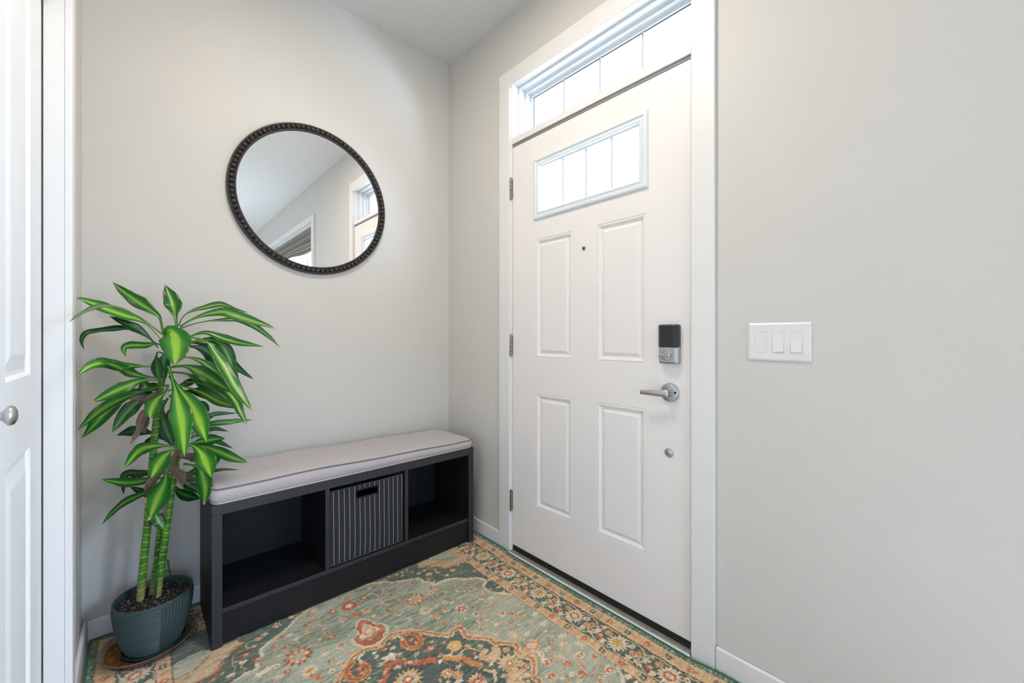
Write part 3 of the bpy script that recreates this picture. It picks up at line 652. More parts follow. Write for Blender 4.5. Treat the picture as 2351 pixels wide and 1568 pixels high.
 (0.031,2,[(-1.263,-0.2,0.681),(-1.247,-0.198,0.677),(-1.226,-0.194,0.67),(-1.209,-0.191,0.661),(-1.198,-0.189,0.65),(-1.19,-0.187,0.638),(-1.188,-0.185,0.624),(-1.192,-0.182,0.61),(-1.195,-0.18,0.599)]),
 (0.049,2,[(-1.335,-0.22,0.882),(-1.341,-0.219,0.87),(-1.348,-0.217,0.852),(-1.351,-0.215,0.833),(-1.35,-0.214,0.814),(-1.346,-0.211,0.792),(-1.338,-0.208,0.762),(-1.326,-0.203,0.724),(-1.317,-0.2,0.697)]),
 (0.044,2,[(-1.332,-0.23,0.893),(-1.327,-0.233,0.885),(-1.32,-0.237,0.872),(-1.317,-0.243,0.858),(-1.318,-0.25,0.84),(-1.321,-0.259,0.822),(-1.324,-0.267,0.807),(-1.328,-0.274,0.792),(-1.331,-0.28,0.783)]),
 (0.027,2,[(-1.293,-0.22,0.863),(-1.277,-0.213,0.859),(-1.254,-0.201,0.854),(-1.238,-0.192,0.846),(-1.228,-0.185,0.838),(-1.223,-0.18,0.827),(-1.221,-0.174,0.815),(-1.224,-0.166,0.8),(-1.226,-0.16,0.79)]),
 (0.022,2,[(-1.353,-0.2,0.594),(-1.365,-0.195,0.601),(-1.381,-0.187,0.61),(-1.394,-0.179,0.614),(-1.405,-0.172,0.612),(-1.415,-0.165,0.61),(-1.427,-0.156,0.612),(-1.44,-0.147,0.617),(-1.45,-0.14,0.62)]),
 (0.028,2,[(-1.318,-0.2,0.598),(-1.347,-0.193,0.609),(-1.379,-0.182,0.619),(-1.4,-0.174,0.621),(-1.417,-0.167,0.621),(-1.435,-0.159,0.623),(-1.448,-0.153,0.616),(-1.452,-0.141,0.58),(-1.451,-0.13,0.543)]),
 (0.022,2,[(-1.307,-0.2,0.715),(-1.287,-0.193,0.72),(-1.258,-0.181,0.725),(-1.233,-0.171,0.723),(-1.212,-0.162,0.711),(-1.192,-0.152,0.695),(-1.17,-0.141,0.678),(-1.145,-0.129,0.658),(-1.126,-0.12,0.643)]),
 (0.039,2,[(-1.338,-0.2,0.865),(-1.352,-0.195,0.874),(-1.372,-0.187,0.886),(-1.387,-0.18,0.895),(-1.399,-0.173,0.904),(-1.409,-0.168,0.909),(-1.418,-0.163,0.904),(-1.427,-0.156,0.89),(-1.433,-0.15,0.88)]),
 (0.047,2,[(-1.316,-0.22,0.9),(-1.303,-0.222,0.902),(-1.283,-0.225,0.903),(-1.263,-0.229,0.901),(-1.241,-0.233,0.895),(-1.219,-0.238,0.886),(-1.202,-0.242,0.873),(-1.188,-0.247,0.854),(-1.178,-0.25,0.841)]),
 (0.024,4,[(-1.366,-0.24,0.868),(-1.38,-0.248,0.859),(-1.395,-0.26,0.845),(-1.403,-0.27,0.83),(-1.409,-0.281,0.815),(-1.41,-0.288,0.805),(-1.412,-0.296,0.793),(-1.423,-0.314,0.773),(-1.432,-0.33,0.757)]),
 (0.022,4,[(-1.377,-0.24,0.85),(-1.382,-0.245,0.843),(-1.389,-0.254,0.833),(-1.394,-0.262,0.823),(-1.397,-0.27,0.814),(-1.398,-0.277,0.805),(-1.399,-0.285,0.796),(-1.399,-0.294,0.787),(-1.399,-0.3,0.78)]),
 (0.026,4,[(-1.362,-0.24,0.906),(-1.373,-0.243,0.898),(-1.387,-0.248,0.888),(-1.398,-0.252,0.884),(-1.406,-0.255,0.888),(-1.413,-0.259,0.894),(-1.422,-0.262,0.895),(-1.432,-0.267,0.894),(-1.439,-0.27,0.894)]),
 (0.028,4,[(-1.308,-0.26,0.673),(-1.3,-0.267,0.676),(-1.289,-0.28,0.679),(-1.281,-0.291,0.68),(-1.277,-0.299,0.677),(-1.273,-0.307,0.672),(-1.269,-0.315,0.669),(-1.265,-0.324,0.664),(-1.262,-0.33,0.661)]),
 (0.031,4,[(-1.33,-0.26,0.678),(-1.33,-0.265,0.668),(-1.329,-0.275,0.656),(-1.325,-0.285,0.645),(-1.317,-0.296,0.636),(-1.309,-0.309,0.627),(-1.305,-0.323,0.616),(-1.304,-0.338,0.603),(-1.303,-0.35,0.594)]),
 (0.028,4,[(-1.347,-0.24,0.637),(-1.355,-0.245,0.63),(-1.366,-0.255,0.62),(-1.375,-0.263,0.612),(-1.381,-0.27,0.605),(-1.386,-0.277,0.598),(-1.391,-0.285,0.59),(-1.395,-0.294,0.581),(-1.398,-0.3,0.575)]),
 (0.023,4,[(-1.312,-0.24,0.612),(-1.307,-0.241,0.609),(-1.3,-0.243,0.604),(-1.293,-0.245,0.599),(-1.285,-0.248,0.594),(-1.277,-0.251,0.589),(-1.268,-0.255,0.585),(-1.26,-0.258,0.581),(-1.254,-0.26,0.578)]),
 (0.029,4,[(-1.32,-0.24,0.609),(-1.323,-0.241,0.621),(-1.326,-0.244,0.639),(-1.324,-0.246,0.657),(-1.315,-0.25,0.677),(-1.306,-0.254,0.692),(-1.3,-0.255,0.691),(-1.297,-0.258,0.677),(-1.295,-0.26,0.665)]),
 (0.015,4,[(-1.337,-0.22,0.562),(-1.338,-0.22,0.552),(-1.339,-0.22,0.538),(-1.34,-0.22,0.523),(-1.342,-0.22,0.506),(-1.343,-0.22,0.489),(-1.344,-0.22,0.472),(-1.345,-0.22,0.456),(-1.346,-0.22,0.444)]),
]
STEM1 = [(-1.408, -0.185, 0.186), (-1.399, -0.19, 0.31), (-1.389, -0.195, 0.446), (-1.378, -0.2, 0.628), (-1.37, -0.205, 0.751), (-1.36, -0.21, 0.874), (-1.349, -0.215, 0.966), (-1.335, -0.215, 1.058), (-1.32, -0.21, 1.136)]
STEM2 = [(-1.364, -0.2, 0.18), (-1.351, -0.2, 0.296), (-1.337, -0.205, 0.433), (-1.326, -0.21, 0.541), (-1.315, -0.21, 0.617), (-1.308, -0.21, 0.679), (-1.303, -0.21, 0.725)]
STEM3 = [(-1.375, -0.16, 0.192), (-1.364, -0.165, 0.302), (-1.356, -0.17, 0.396), (-1.349, -0.175, 0.458)]
STAKE1 = [(-1.37, -0.215, 0.184), (-1.366, -0.215, 0.231), (-1.363, -0.215, 0.291)]
STAKE2 = [(-1.322, -0.155, 0.195), (-1.328, -0.155, 0.237), (-1.333, -0.155, 0.279)]
# rug drawing: outlines and motif positions on the floor
MED = [(-0.779,-0.743),(-0.757,-0.725),(-0.711,-0.725),(-0.673,-0.752),(-0.636,-0.782),(-0.611,-0.824),(-0.573,-0.864),(-0.556,-0.854),(-0.527,-0.855),(-0.528,-0.85),(-0.522,-0.873),(-0.532,-0.905),(-0.528,-0.922),(-0.5,-0.948),(-0.477,-0.979),(-0.478,-1.006),(-0.461,-1.019),(-0.43,-1.057),(-0.437,-1.088),(-0.449,-1.11),(-0.431,-1.129),(-0.425,-1.149),(-0.44,-1.18),(-0.471,-1.209)]
MEDL = [(-0.779,-0.743),(-0.803,-0.729),(-0.823,-0.725),(-0.85,-0.73),(-0.871,-0.732),(-0.89,-0.749),(-0.905,-0.768),(-0.922,-0.782),(-0.943,-0.793)]
INN = [(-0.783,-0.837),(-0.767,-0.852),(-0.749,-0.875),(-0.726,-0.898),(-0.705,-0.909),(-0.684,-0.916),(-0.678,-0.931),(-0.673,-0.949),(-0.661,-0.942),(-0.644,-0.945),(-0.606,-0.98),(-0.626,-0.963),(-0.601,-0.986),(-0.591,-1.017),(-0.583,-1.041),(-0.579,-1.074),(-0.562,-1.097),(-0.555,-1.109),(-0.576,-1.134)]
INNL = [(-0.783,-0.837),(-0.8,-0.858),(-0.819,-0.876),(-0.843,-0.898)]
TRE = [(-0.783,-0.572),(-0.761,-0.596),(-0.756,-0.627),(-0.738,-0.644),(-0.735,-0.681),(-0.755,-0.691),(-0.763,-0.712),(-0.784,-0.716),(-0.806,-0.715),(-0.825,-0.694),(-0.837,-0.671),(-0.833,-0.644),(-0.813,-0.638),(-0.807,-0.602)]
TREI = [(-0.781,-0.626),(-0.771,-0.64),(-0.768,-0.654),(-0.795,-0.659),(-0.795,-0.638)]
DIA = [(-0.398,-1.087),(-0.383,-1.087),(-0.359,-1.108),(-0.38,-1.122),(-0.394,-1.122),(-0.413,-1.102)]
DIAO = [(-0.443,-1.104),(-0.397,-1.083),(-0.362,-1.084),(-0.353,-1.108),(-0.379,-1.13),(-0.415,-1.137),(-0.445,-1.123)]
SPR = [(-0.481,-0.474),(-0.475,-0.513),(-0.457,-0.53),(-0.446,-0.563),(-0.415,-0.563),(-0.366,-0.579),(-0.317,-0.63),(-0.281,-0.649),(-0.27,-0.679),(-0.269,-0.698),(-0.29,-0.712),(-0.305,-0.735),(-0.302,-0.765),(-0.29,-0.791),(-0.269,-0.811),(-0.257,-0.832),(-0.242,-0.838)]
SPL = [(-0.938,-0.37),(-0.98,-0.409),(-0.983,-0.428),(-1.031,-0.43),(-1.086,-0.476),(-1.094,-0.506),(-1.121,-0.527),(-1.117,-0.563),(-1.144,-0.559),(-1.166,-0.557),(-1.19,-0.569)]
CARR = [(-0.421,-0.369),(-0.327,-0.382),(-0.298,-0.422),(-0.243,-0.438),(-0.244,-0.513),(-0.286,-0.5),(-0.35,-0.492),(-0.365,-0.453),(-0.404,-0.417),(-0.44,-0.403)]
CARL = [(-1.081,-0.367),(-1.113,-0.386),(-1.142,-0.407),(-1.177,-0.411),(-1.2,-0.426),(-1.205,-0.476),(-1.231,-0.495),(-1.247,-0.502)]
RING1 = [(-0.733,-0.74),(-0.714,-0.745),(-0.712,-0.771),(-0.719,-0.799),(-0.711,-0.825),(-0.69,-0.834),(-0.669,-0.822),(-0.659,-0.796),(-0.666,-0.767)]
RING2 = [(-0.525,-1.011),(-0.549,-1.024),(-0.541,-1.049),(-0.526,-1.06),(-0.505,-1.054),(-0.493,-1.04),(-0.496,-1.034)]
RING2b = [(-0.489,-1.182),(-0.503,-1.166),(-0.524,-1.16),(-0.543,-1.164)]
VIN1 = [(-0.608,-0.938),(-0.625,-0.944),(-0.659,-0.923)]
VIN2 = [(-0.607,-0.935),(-0.628,-0.948),(-0.612,-0.96),(-0.57,-0.958),(-0.551,-0.974),(-0.545,-0.992),(-0.527,-1.009)]
MOT = [
("gold",30,-0.591,-0.920),("red",22,-0.661,-0.873),("cream",26,-0.782,-0.814),("red",14,-0.780,-0.769),("sun",52,-0.781,-0.939),("palm",42,-0.499,-1.108),("orange",30,-0.622,-1.092),("red",13,-0.691,-0.790),("rust",13,-0.686,-0.814),("red",15,-0.880,-0.792),("rust",13,-0.882,-0.813),("cream",9,-0.758,-0.756),("cream",11,-0.755,-0.781),("cream",9,-0.812,-0.758),("cream",11,-0.815,-0.780),("tan",11,-0.639,-0.849),("tan",12,-0.752,-0.823),("cream",12,-0.709,-0.863),("tan",13,-0.818,-0.822),("tan",14,-0.783,-0.871),("red",10,-0.647,-0.920),("red",10,-0.613,-0.881),("orange",13,-0.558,-0.955),("orange",12,-0.527,-0.983),("orange",14,-0.469,-1.059),("red",11,-0.562,-0.995),("cream",9,-0.567,-1.011),("orange",16,-0.469,-1.153),("cream",10,-0.548,-1.070),("red",10,-0.548,-1.144),("orange",20,-0.675,-1.001),("tan",14,-0.631,-1.004),("tan",14,-0.517,-1.176),("cream",14,-0.665,-1.052),("orange",18,-0.653,-1.029),("rosette",40,-0.564,-0.597),("star",30,-0.566,-0.686),("bigpal",30,-0.784,-0.452),("buds",18,-0.780,-0.528),("flow",20,-0.741,-0.524),("flow",18,-0.625,-0.449),("flow4",15,-0.669,-0.491),("red",18,-0.722,-0.442),("red",18,-0.845,-0.441),("red",16,-0.669,-0.586),("rust",11,-0.618,-0.497),("red",12,-0.544,-0.524),("cream6",13,-0.895,-0.386),("cream6",11,-0.673,-0.389),("red",10,-0.650,-0.410),("red",11,-0.717,-0.370),("cream6",8,-0.756,-0.410),("cream6",7,-0.820,-0.478),("red",8,-0.852,-0.371),("red",13,-0.511,-0.489),("orange",11,-0.545,-0.457),("flow4",8,-0.752,-0.486),("red",14,-0.918,-0.406),("flow",16,-0.426,-0.475),("red",14,-0.541,-0.381),("orange",9,-0.474,-0.412),("cream",12,-0.458,-0.440),("red",12,-0.451,-0.516),("cream6",14,-0.492,-0.601),("red",16,-0.466,-0.577),("red",14,-0.396,-0.636),("red",9,-0.443,-0.603),("red",11,-0.369,-0.617),("flow4",13,-0.334,-0.698),("flow",15,-0.377,-0.680),("red",12,-0.338,-0.667),("red",10,-0.322,-0.710),("red",8,-0.296,-0.684),("flow",18,-0.354,-0.773),("cream",14,-0.327,-0.803),("orange",13,-0.347,-0.842),("rust",12,-0.509,-0.646),("tan",13,-0.422,-0.710),("cream6",13,-0.483,-0.698),("cream",11,-0.463,-0.717),("flow4",17,-0.508,-0.740),("palr",30,-0.456,-0.774),("flow",15,-0.435,-0.841),("orange",13,-0.273,-0.857),("flow",13,-0.267,-0.925),("star",27,-0.569,-0.687),("cream",10,-0.521,-0.691),("cream6",10,-0.573,-0.725),("orange",18,-0.557,-0.748),("flow",17,-0.358,-0.909),("red4",13,-0.329,-0.932),("palr",18,-0.302,-0.961),("cream",16,-0.259,-0.996),("cream",10,-0.444,-0.639),("cream",10,-0.405,-0.670),("flow",14,-0.329,-0.524),("cream",11,-0.372,-0.539),("red",9,-0.313,-0.569),("red",13,-0.262,-0.598),("flow",12,-0.423,-0.474),("rust",8,-0.255,-0.743),("cream",11,-0.258,-0.768),("cream",10,-0.248,-0.700),("tan",9,-0.258,-0.805),("flow",15,-0.447,-0.881),("red",12,-0.468,-0.922),("red",10,-0.484,-0.903),("flow",13,-0.434,-0.842),("red",11,-0.361,-0.969),("cream6",11,-0.350,-1.000),("tan",9,-0.363,-1.014),("crpal",22,-0.403,-1.019),("cream",14,-0.359,-1.051),("cream6",12,-0.392,-1.057),("flow",14,-0.441,-0.972),("cream",12,-0.413,-0.939),("cream",8,-0.476,-0.832),("red",11,-0.550,-0.799),("cream6",7,-0.515,-0.816),("tan",11,-0.311,-1.015),("cream",18,-0.275,-1.056),("red",9,-0.328,-1.072),("tan",11,-0.302,-1.087),("tan",11,-0.303,-1.123),("cream",16,-0.272,-1.147),("crpal",26,-0.303,-1.185),("red",11,-0.328,-1.140),("orange",11,-0.360,-1.163),("cream6",12,-0.392,-1.156),("cream6",11,-0.350,-1.211),("tan",11,-0.365,-1.197),("palr",16,-0.299,-1.247),("red",15,-0.401,-1.192),("red4",14,-0.357,-1.242),("flow",14,-0.327,-1.276),("orange",20,-0.435,-1.239),("cream",14,-0.382,-1.278),("red",10,-0.358,-1.303),("cream",14,-0.255,-1.220),("flow",15,-0.272,-1.289),("flow",13,-0.327,-1.283),("red4",16,-0.357,-1.303),("flow4",14,-0.314,-1.349),("palr",20,-0.275,-1.351),("orange",10,-0.286,-1.320),("cream",13,-0.381,-1.278),("cream",14,-0.253,-1.408),("orange",12,-0.413,-1.285),("cream",12,-0.383,-1.309),("rosette",44,-1.010,-0.597),("star",30,-1.001,-0.690),("buds",18,-0.996,-0.729),("cream6",13,-1.076,-0.595),("cream6",12,-0.949,-0.741),("flow",16,-0.887,-0.648),("red",15,-0.898,-0.584),("red",15,-0.943,-0.451),("flow4",14,-0.900,-0.490),("flow",16,-0.831,-0.519),("orange",12,-0.954,-0.494),("rust",14,-1.028,-0.522),("red",14,-1.024,-0.460),("red",14,-1.058,-0.491),("cream",13,-1.005,-0.469),("cream",12,-0.991,-0.506),("cream",14,-0.941,-0.647),("red",12,-0.937,-0.695),("palr",15,-0.913,-0.731),("red",14,-1.056,-0.645),("cream",18,-1.100,-0.589),("cream",15,-1.125,-0.595),("red",9,-1.108,-0.552),("orange",9,-1.038,-0.542),("red",16,-1.116,-0.518),("rust",18,-1.145,-0.469),("orange",13,-1.094,-0.414),("tan",12,-1.112,-0.443),("flow",16,-1.027,-0.380),("cream",10,-1.071,-0.401),("cream",13,-1.154,-0.500),("cream",14,-1.195,-0.537),("red",10,-1.241,-0.519),("cream",14,-1.081,-0.648),("red",9,-0.918,-0.407),("cream6",13,-0.896,-0.385),
]
VINES = [
[(-0.62,-0.511),(-0.62,-0.584),(-0.642,-0.61),(-0.634,-0.64)],
[(-0.783,-0.366),(-0.78,-0.418)],
[(-0.706,-0.437),(-0.686,-0.435),(-0.67,-0.455),(-0.669,-0.491),(-0.672,-0.527),(-0.713,-0.55)],
[(-0.672,-0.527),(-0.65,-0.557),(-0.625,-0.575)],
[(-0.782,-0.482),(-0.78,-0.528)],
[(-0.496,-0.586),(-0.484,-0.56),(-0.469,-0.558),(-0.457,-0.575),(-0.467,-0.597),(-0.481,-0.605)],
[(-0.485,-0.642),(-0.469,-0.626),(-0.419,-0.631),(-0.407,-0.647)],
[(-0.397,-0.842),(-0.353,-0.798)],
[(-0.399,-0.845),(-0.388,-0.859),(-0.347,-0.865)],
[(-0.402,-0.851),(-0.429,-0.878)],
[(-0.431,-0.707),(-0.397,-0.718),(-0.37,-0.733),(-0.354,-0.773)],
[(-0.329,-0.945),(-0.33,-0.969)],
[(-0.428,-0.818),(-0.398,-0.786)],
[(-0.4,-0.855),(-0.429,-0.88),(-0.427,-0.903)],
[(-0.329,-0.944),(-0.382,-0.997)],
[(-0.329,-0.944),(-0.329,-0.975),(-0.346,-1.0)],
[(-0.456,-0.886),(-0.465,-0.904)],
[(-0.415,-0.914),(-0.414,-0.955),(-0.378,-0.975)],
[(-0.282,-1.037),(-0.325,-1.066)],
[(-0.302,-1.053),(-0.302,-1.087)],
[(-0.304,-1.126),(-0.299,-1.17)],
[(-0.384,-1.211),(-0.357,-1.242),(-0.403,-1.249)],
[(-0.305,-1.224),(-0.314,-1.271)],
[(-0.395,-1.159),(-0.411,-1.166),(-0.421,-1.17)],
[(-0.445,-1.248),(-0.454,-1.256)],
[(-0.44,-1.1),(-0.414,-1.083)],
[(-0.316,-1.203),(-0.326,-1.262)],
[(-0.281,-1.296),(-0.287,-1.315),(-0.34,-1.319),(-0.369,-1.328)],
[(-0.282,-1.359),(-0.308,-1.381)],
[(-0.317,-1.353),(-0.32,-1.377)],
[(-0.951,-0.511),(-0.95,-0.575),(-0.929,-0.606),(-0.928,-0.633),(-0.941,-0.647)],
[(-0.955,-0.527),(-0.972,-0.524),(-0.968,-0.536)],
[(-0.935,-0.652),(-0.93,-0.702)],
[(-0.992,-0.509),(-0.994,-0.539)],
[(-1.013,-0.521),(-0.982,-0.553),(-0.98,-0.566)],
[(-1.054,-0.528),(-1.079,-0.552),(-1.079,-0.618)],
[(-1.041,-0.61),(-1.053,-0.623),(-1.105,-0.619),(-1.12,-0.612)],
[(-0.904,-0.513),(-0.905,-0.537),(-0.92,-0.552)],
[(-0.886,-0.664),(-0.903,-0.675)],
[(-0.9,-0.447),(-0.876,-0.427)],
[(-0.949,-0.712),(-0.948,-0.732)],
[(-1.086,-0.403),(-1.077,-0.392),(-1.055,-0.391)],
[(-1.106,-0.409),(-1.128,-0.411),(-1.134,-0.433),(-1.123,-0.443)],
[(-1.125,-0.444),(-1.166,-0.439),(-1.18,-0.465),(-1.181,-0.518),(-1.194,-0.531)],
[(-1.177,-0.481),(-1.156,-0.494),(-1.163,-0.515),(-1.156,-0.537)],
[(-0.441,-0.434),(-0.41,-0.437),(-0.389,-0.462),(-0.387,-0.525),(-0.362,-0.555),(-0.307,-0.556),(-0.281,-0.581)],
]
# lamp radiance, daylight and added fill power, per colour channel
C_FOYER = (71., 62.5, 51.5)
C_WIN = (460., 572., 780.)
C_FILL = (440., 830., 1440.)
C_SKY = (2.6, 2.8, 3.0)
EXPO = .07

# ================================================================== MIRROR
MX, MZ = -.779, 1.7605
MI = thing('wall_mirror', (MX, 0, MZ), 'round mirror in a dark beaded frame on the wall above the bench', 'mirror')
fr = MB(); n = 128
prof = [(.356, -.002), (.3575, -.010), (.356, -.019), (.352, -.0215), (.349, -.019), (.347, -.015), (.331, -.014), (.3285, -.018), (.325, -.0185), (.322, -.016), (.321, -.011)]
fr.lathe([(r, y) for r, y in prof], (MX, 0, MZ), 'Y', n, False, False)
fr.lathe([(.356, -.002), (.321, -.0021)], (MX, 0, MZ), 'Y', n, False, False)
fr.build('frame', M['frame'], MI, smooth=True)
MB().lathe([(.3222, -.004), (.3222, -.012)], (MX, 0, MZ), 'Y', n).build('glass', M['mirror'], MI)
bd = MB(); NB = 96
for k in range(NB):
    a = 2 * PI * (k + .5) / NB; ca, sa = math.cos(a), math.sin(a); R0 = .3400
    vs = []; fs = []; nu, nv = 10, 6
    for i in range(nv + 1):
        ph = PI / 2 * i / nv
        for q in range(nu):
            th = 2 * PI * q / nu
            lr, lt, ld = .0112 * math.cos(ph) * math.cos(th), .0108 * math.cos(ph) * math.sin(th), .0150 * math.sin(ph)
            vs.append((MX + (R0 + lr) * ca - lt * sa, -.0135 - ld, MZ + (R0 + lr) * sa + lt * ca))
    for i in range(nv):
        for q in range(nu):
            p = (q + 1) % nu; fs.append((i * nu + q, i * nu + p, (i + 1) * nu + p, (i + 1) * nu + q))
    bd.add(vs, fs)
bd.build('beading', M['bead'], MI, smooth=True)

# ================================================================== BENCH
Z0 = .0085
BX0, BX1, BY0, BY1 = -1.226, -.091, -.372, -.026
BE = thing('storage_bench', ((BX0 + BX1) / 2, (BY0 + BY1) / 2, Z0), 'long black-brown storage bench with three open cubbies against the wall', 'bench')
zt, zu = .510, .4735
bv = dict(bevel=.0012)
MB().box(BX0, BX1, BY0, BY1, zu, zt).build('top_panel', M['blackwood'], BE, **bv)
MB().box(BX0, BX0 + .031, BY0, BY1, Z0, zu - .0004).build('side_panel', M['blackwood'], BE, **bv)
MB().box(BX1 - .032, BX1, BY0, BY1, Z0, zu - .0004).build('side_panel', M['blackwood'], BE, **bv)
for a, b in ((-.847, -.830), (-.491, -.473)):
    MB().box(a, b, BY0 + .003, BY1 - .008, .1405, zu - .0004).build('divider', M['blackwood'], BE, **bv)
MB().box(BX0 + .0314, BX1 - .0324, BY0 + .003, BY1 - .008, .124, .140).build('shelf', M['blackwood'], BE, **bv)
MB().box(BX0 + .0314, BX1 - .0324, BY0 + .010, BY0 + .025, .013, .1236).build('kick_panel', M['blackwood'], BE, **bv)
MB().box(BX0 + .0314, BX1 - .0324, BY1 - .0075, BY1 - .002, .06, zu - .0004).build('back_panel', M['blackwood'], BE)

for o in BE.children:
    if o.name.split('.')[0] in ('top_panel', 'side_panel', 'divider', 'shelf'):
        o.data.materials.append(M['frontface'])
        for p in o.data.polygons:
            if p.normal.y < -.9: p.material_index = 1  # front-facing faces of these panels get the paler black-brown

# cushion
CU = thing('bench_cushion', ((BX0 + BX1) / 2, (BY0 + BY1) / 2, zt), 'thin grey linen seat cushion with piped edges on the bench', 'cushion')
def rr_xy(x0, x1, y0, y1, r, n=6, m=40):
    """rounded rectangle as a dense closed loop"""
    P = []
    for cx, cy, a0 in ((x1 - r, y0 + r, -PI / 2), (x1 - r, y1 - r, 0), (x0 + r, y1 - r, PI / 2), (x0 + r, y0 + r, PI)):
        for k in range(n + 1):
            a = a0 + PI / 2 * k / n; P.append((cx + r * math.cos(a), cy + r * math.sin(a)))
    Q = []
    for i, p in enumerate(P):
        q = P[(i + 1) % len(P)]; L = math.dist(p, q); s = max(1, int(L / .03))
        for k in range(s): Q.append((p[0] + (q[0] - p[0]) * k / s, p[1] + (q[1] - p[1]) * k / s))
    return Q
cx0, cx1, cy0, cy1 = -1.2215, -.100, -.3705, -.030
cxm, cym = (cx0 + cx1) / 2, (cy0 + cy1) / 2
def wob(x, s): return .004 * math.sin(x * 6.3 + s) + .003 * math.sin(x * 13.7 + 2 * s)
base = rr_xy(cx0, cx1, cy0, cy1, .026)
ZC0, ZC1 = zt + .0065, zt + .0555
def dip(x): return -.0148 * max(0, (x - cx0) / (cx1 - cx0)) + wob(x, .6) * .6
loops = []
for u, g in ((0., -.010), (.0, 0.), (.12, .004), (.35, .0070), (.65, .0070), (.88, .004), (1., 0.)):
    lp = []
    for x, y in base:
        ex = 1 + 2 * g / (cx1 - cx0); ey = 1 + 2 * g / (cy1 - cy0)
        z = ZC0 + (ZC1 + dip(x) - ZC0) * u
        lp.append((cxm + (x - cxm) * ex, cym + (y - cym) * ey, z))
    loops.append(lp)
for s_, up in ((.985, .0035), (.93, .008), (.8, .0115), (.6, .0130), (.35, .0135)):
    lp = []
    for x, y in base:
        X, Y = x, cym + (y - cym) * s_
        X = cxm + (x - cxm) * (1 - (1 - s_) * .3)
        lp.append((X, Y, ZC1 + dip(X) + up + .0012 * math.sin(X * 21 + Y * 9)))
    loops.append(lp)
nb = len(base); vs = [p for lp in loops for p in lp]; fs = []
for i in range(len(loops) - 1):
    for k in range(nb):
        q = (k + 1) % nb; fs.append((i * nb + k, i * nb + q, (i + 1) * nb + q, (i + 1) * nb + k))
fs.append(tuple(range(nb))[::-1])
# close the top with strips between mirrored points
top0 = (len(loops) - 1) * nb
c = len(vs); vs.append((cxm, cym, ZC1 + dip(cxm) + .0135))
for k in range(nb): fs.append((top0 + k, top0 + (k + 1) % nb, c))
MB().add(vs, fs).build('cushion_body', M['cushion'], CU, smooth=True)
MB().tube([(x, y, ZC1 + dip(x) + .0008) for x, y in [(cxm + (a - cxm) * 1.003, cym + (b - cym) * 1.010) for a, b in base]], .0031, 8, closed=True).build('piping', M['piping'], CU, smooth=True)
MB().tube([(x, y, zt + .0042) for x, y in [(cxm + (a - cxm) * 1.002, cym + (b - cym) * 1.006) for a, b in base]], .0034, 8, closed=True).build('piping', M['cushion'], CU, smooth=True)

# ================================================================== FABRIC BIN
BN = thing('storage_bin', (-.664, -.20, .1405), 'charcoal pinstriped fabric bin in the middle cubby of the bench', 'storage bin')
bx0, bx1, by0, bz0, bz1 = -.826, -.4985, -.3600, .1432, .4560
hx0, hx1, hz0, hz1 = -.717, -.621, .4015, .4325
NX, NZ = 44, 40
xs = sorted(set([bx0 + (bx1 - bx0) * i / NX for i in range(NX + 1)] + [hx0, hx1])); zs = sorted(set([bz0 + (bz1 - bz0) * i / NZ for i in range(NZ + 1)] + [hz0, hz1]))
def bulge(x, z):
    a = (x - bx0) / (bx1 - bx0); b = (z - bz0) / (bz1 - bz0)
    return by0 - .0040 * math.sin(PI * a) * math.sin(PI * b) + .0015 * math.sin(9 * b + 4 * a) * math.sin(PI * a)
vs = []; uv = []; idx = {}
for i, x in enumerate(xs):
    for k, z in enumerate(zs):
        idx[i, k] = len(vs); vs.append((x, bulge(x, z), z))
        uv.append(((x - bx0) / .0222 - .1 - .32 * (bz1 - z), z))
fs = []
for i in range(len(xs) - 1):
    for k in range(len(zs) - 1):
        xc, zc = (xs[i] + xs[i + 1]) / 2, (zs[k] + zs[k + 1]) / 2
        if hx0 < xc < hx1 and hz0 < zc < hz1: continue
        fs.append((idx[i, k], idx[i + 1, k], idx[i + 1, k + 1], idx[i, k + 1]))
fp = MB().add(vs, fs).build('front_panel', M['pinstripe'], BN, recalc=False)
ul = fp.data.uv_layers.new(name='UVMap')
for lp in fp.data.loops: ul.data[lp.index].uv = uv[lp.vertex_index]
sd = fp.modifiers.new('thick', 'SOLIDIFY'); sd.thickness = .003; sd.offset = -1
b = MB()
b.box(bx0, bx0 + .003, by0 + .0035, -.045, bz0, bz1).box(bx1 - .003, bx1, by0 + .0035, -.045, bz0, bz1).box(bx0, bx1, -.048, -.045, bz0, bz1).box(bx0, bx1, by0 + .0035, -.045, bz0 - .002, bz0 + .001)
b.build('bin_body', M['binfabric'], BN)
MB().tube([(x, -.3605, z) for x, z in ((bx0 + .001, bz0 + .001), (bx0 + .001, bz1 - .001), (bx1 - .001, bz1 - .001), (bx1 - .001, bz0 + .001))], .0022, 8, closed=True).build('edge_piping', M['binfabric'], BN, smooth=True)
gy = bulge((hx0 + hx1) / 2, (hz0 + hz1) / 2)
g = MB()
for a, b_, c_, d_ in ((hx0 - .004, hx1 + .004, hz1, hz1 + .004), (hx0 - .004, hx1 + .004, hz0 - .004, hz0), (hx0 - .004, hx0, hz0, hz1), (hx1, hx1 + .004, hz0, hz1)):
    g.box(a, b_, gy - .0022, gy + .006, c_, d_)
g.build('handle_grommet', M['grommet'], BN)

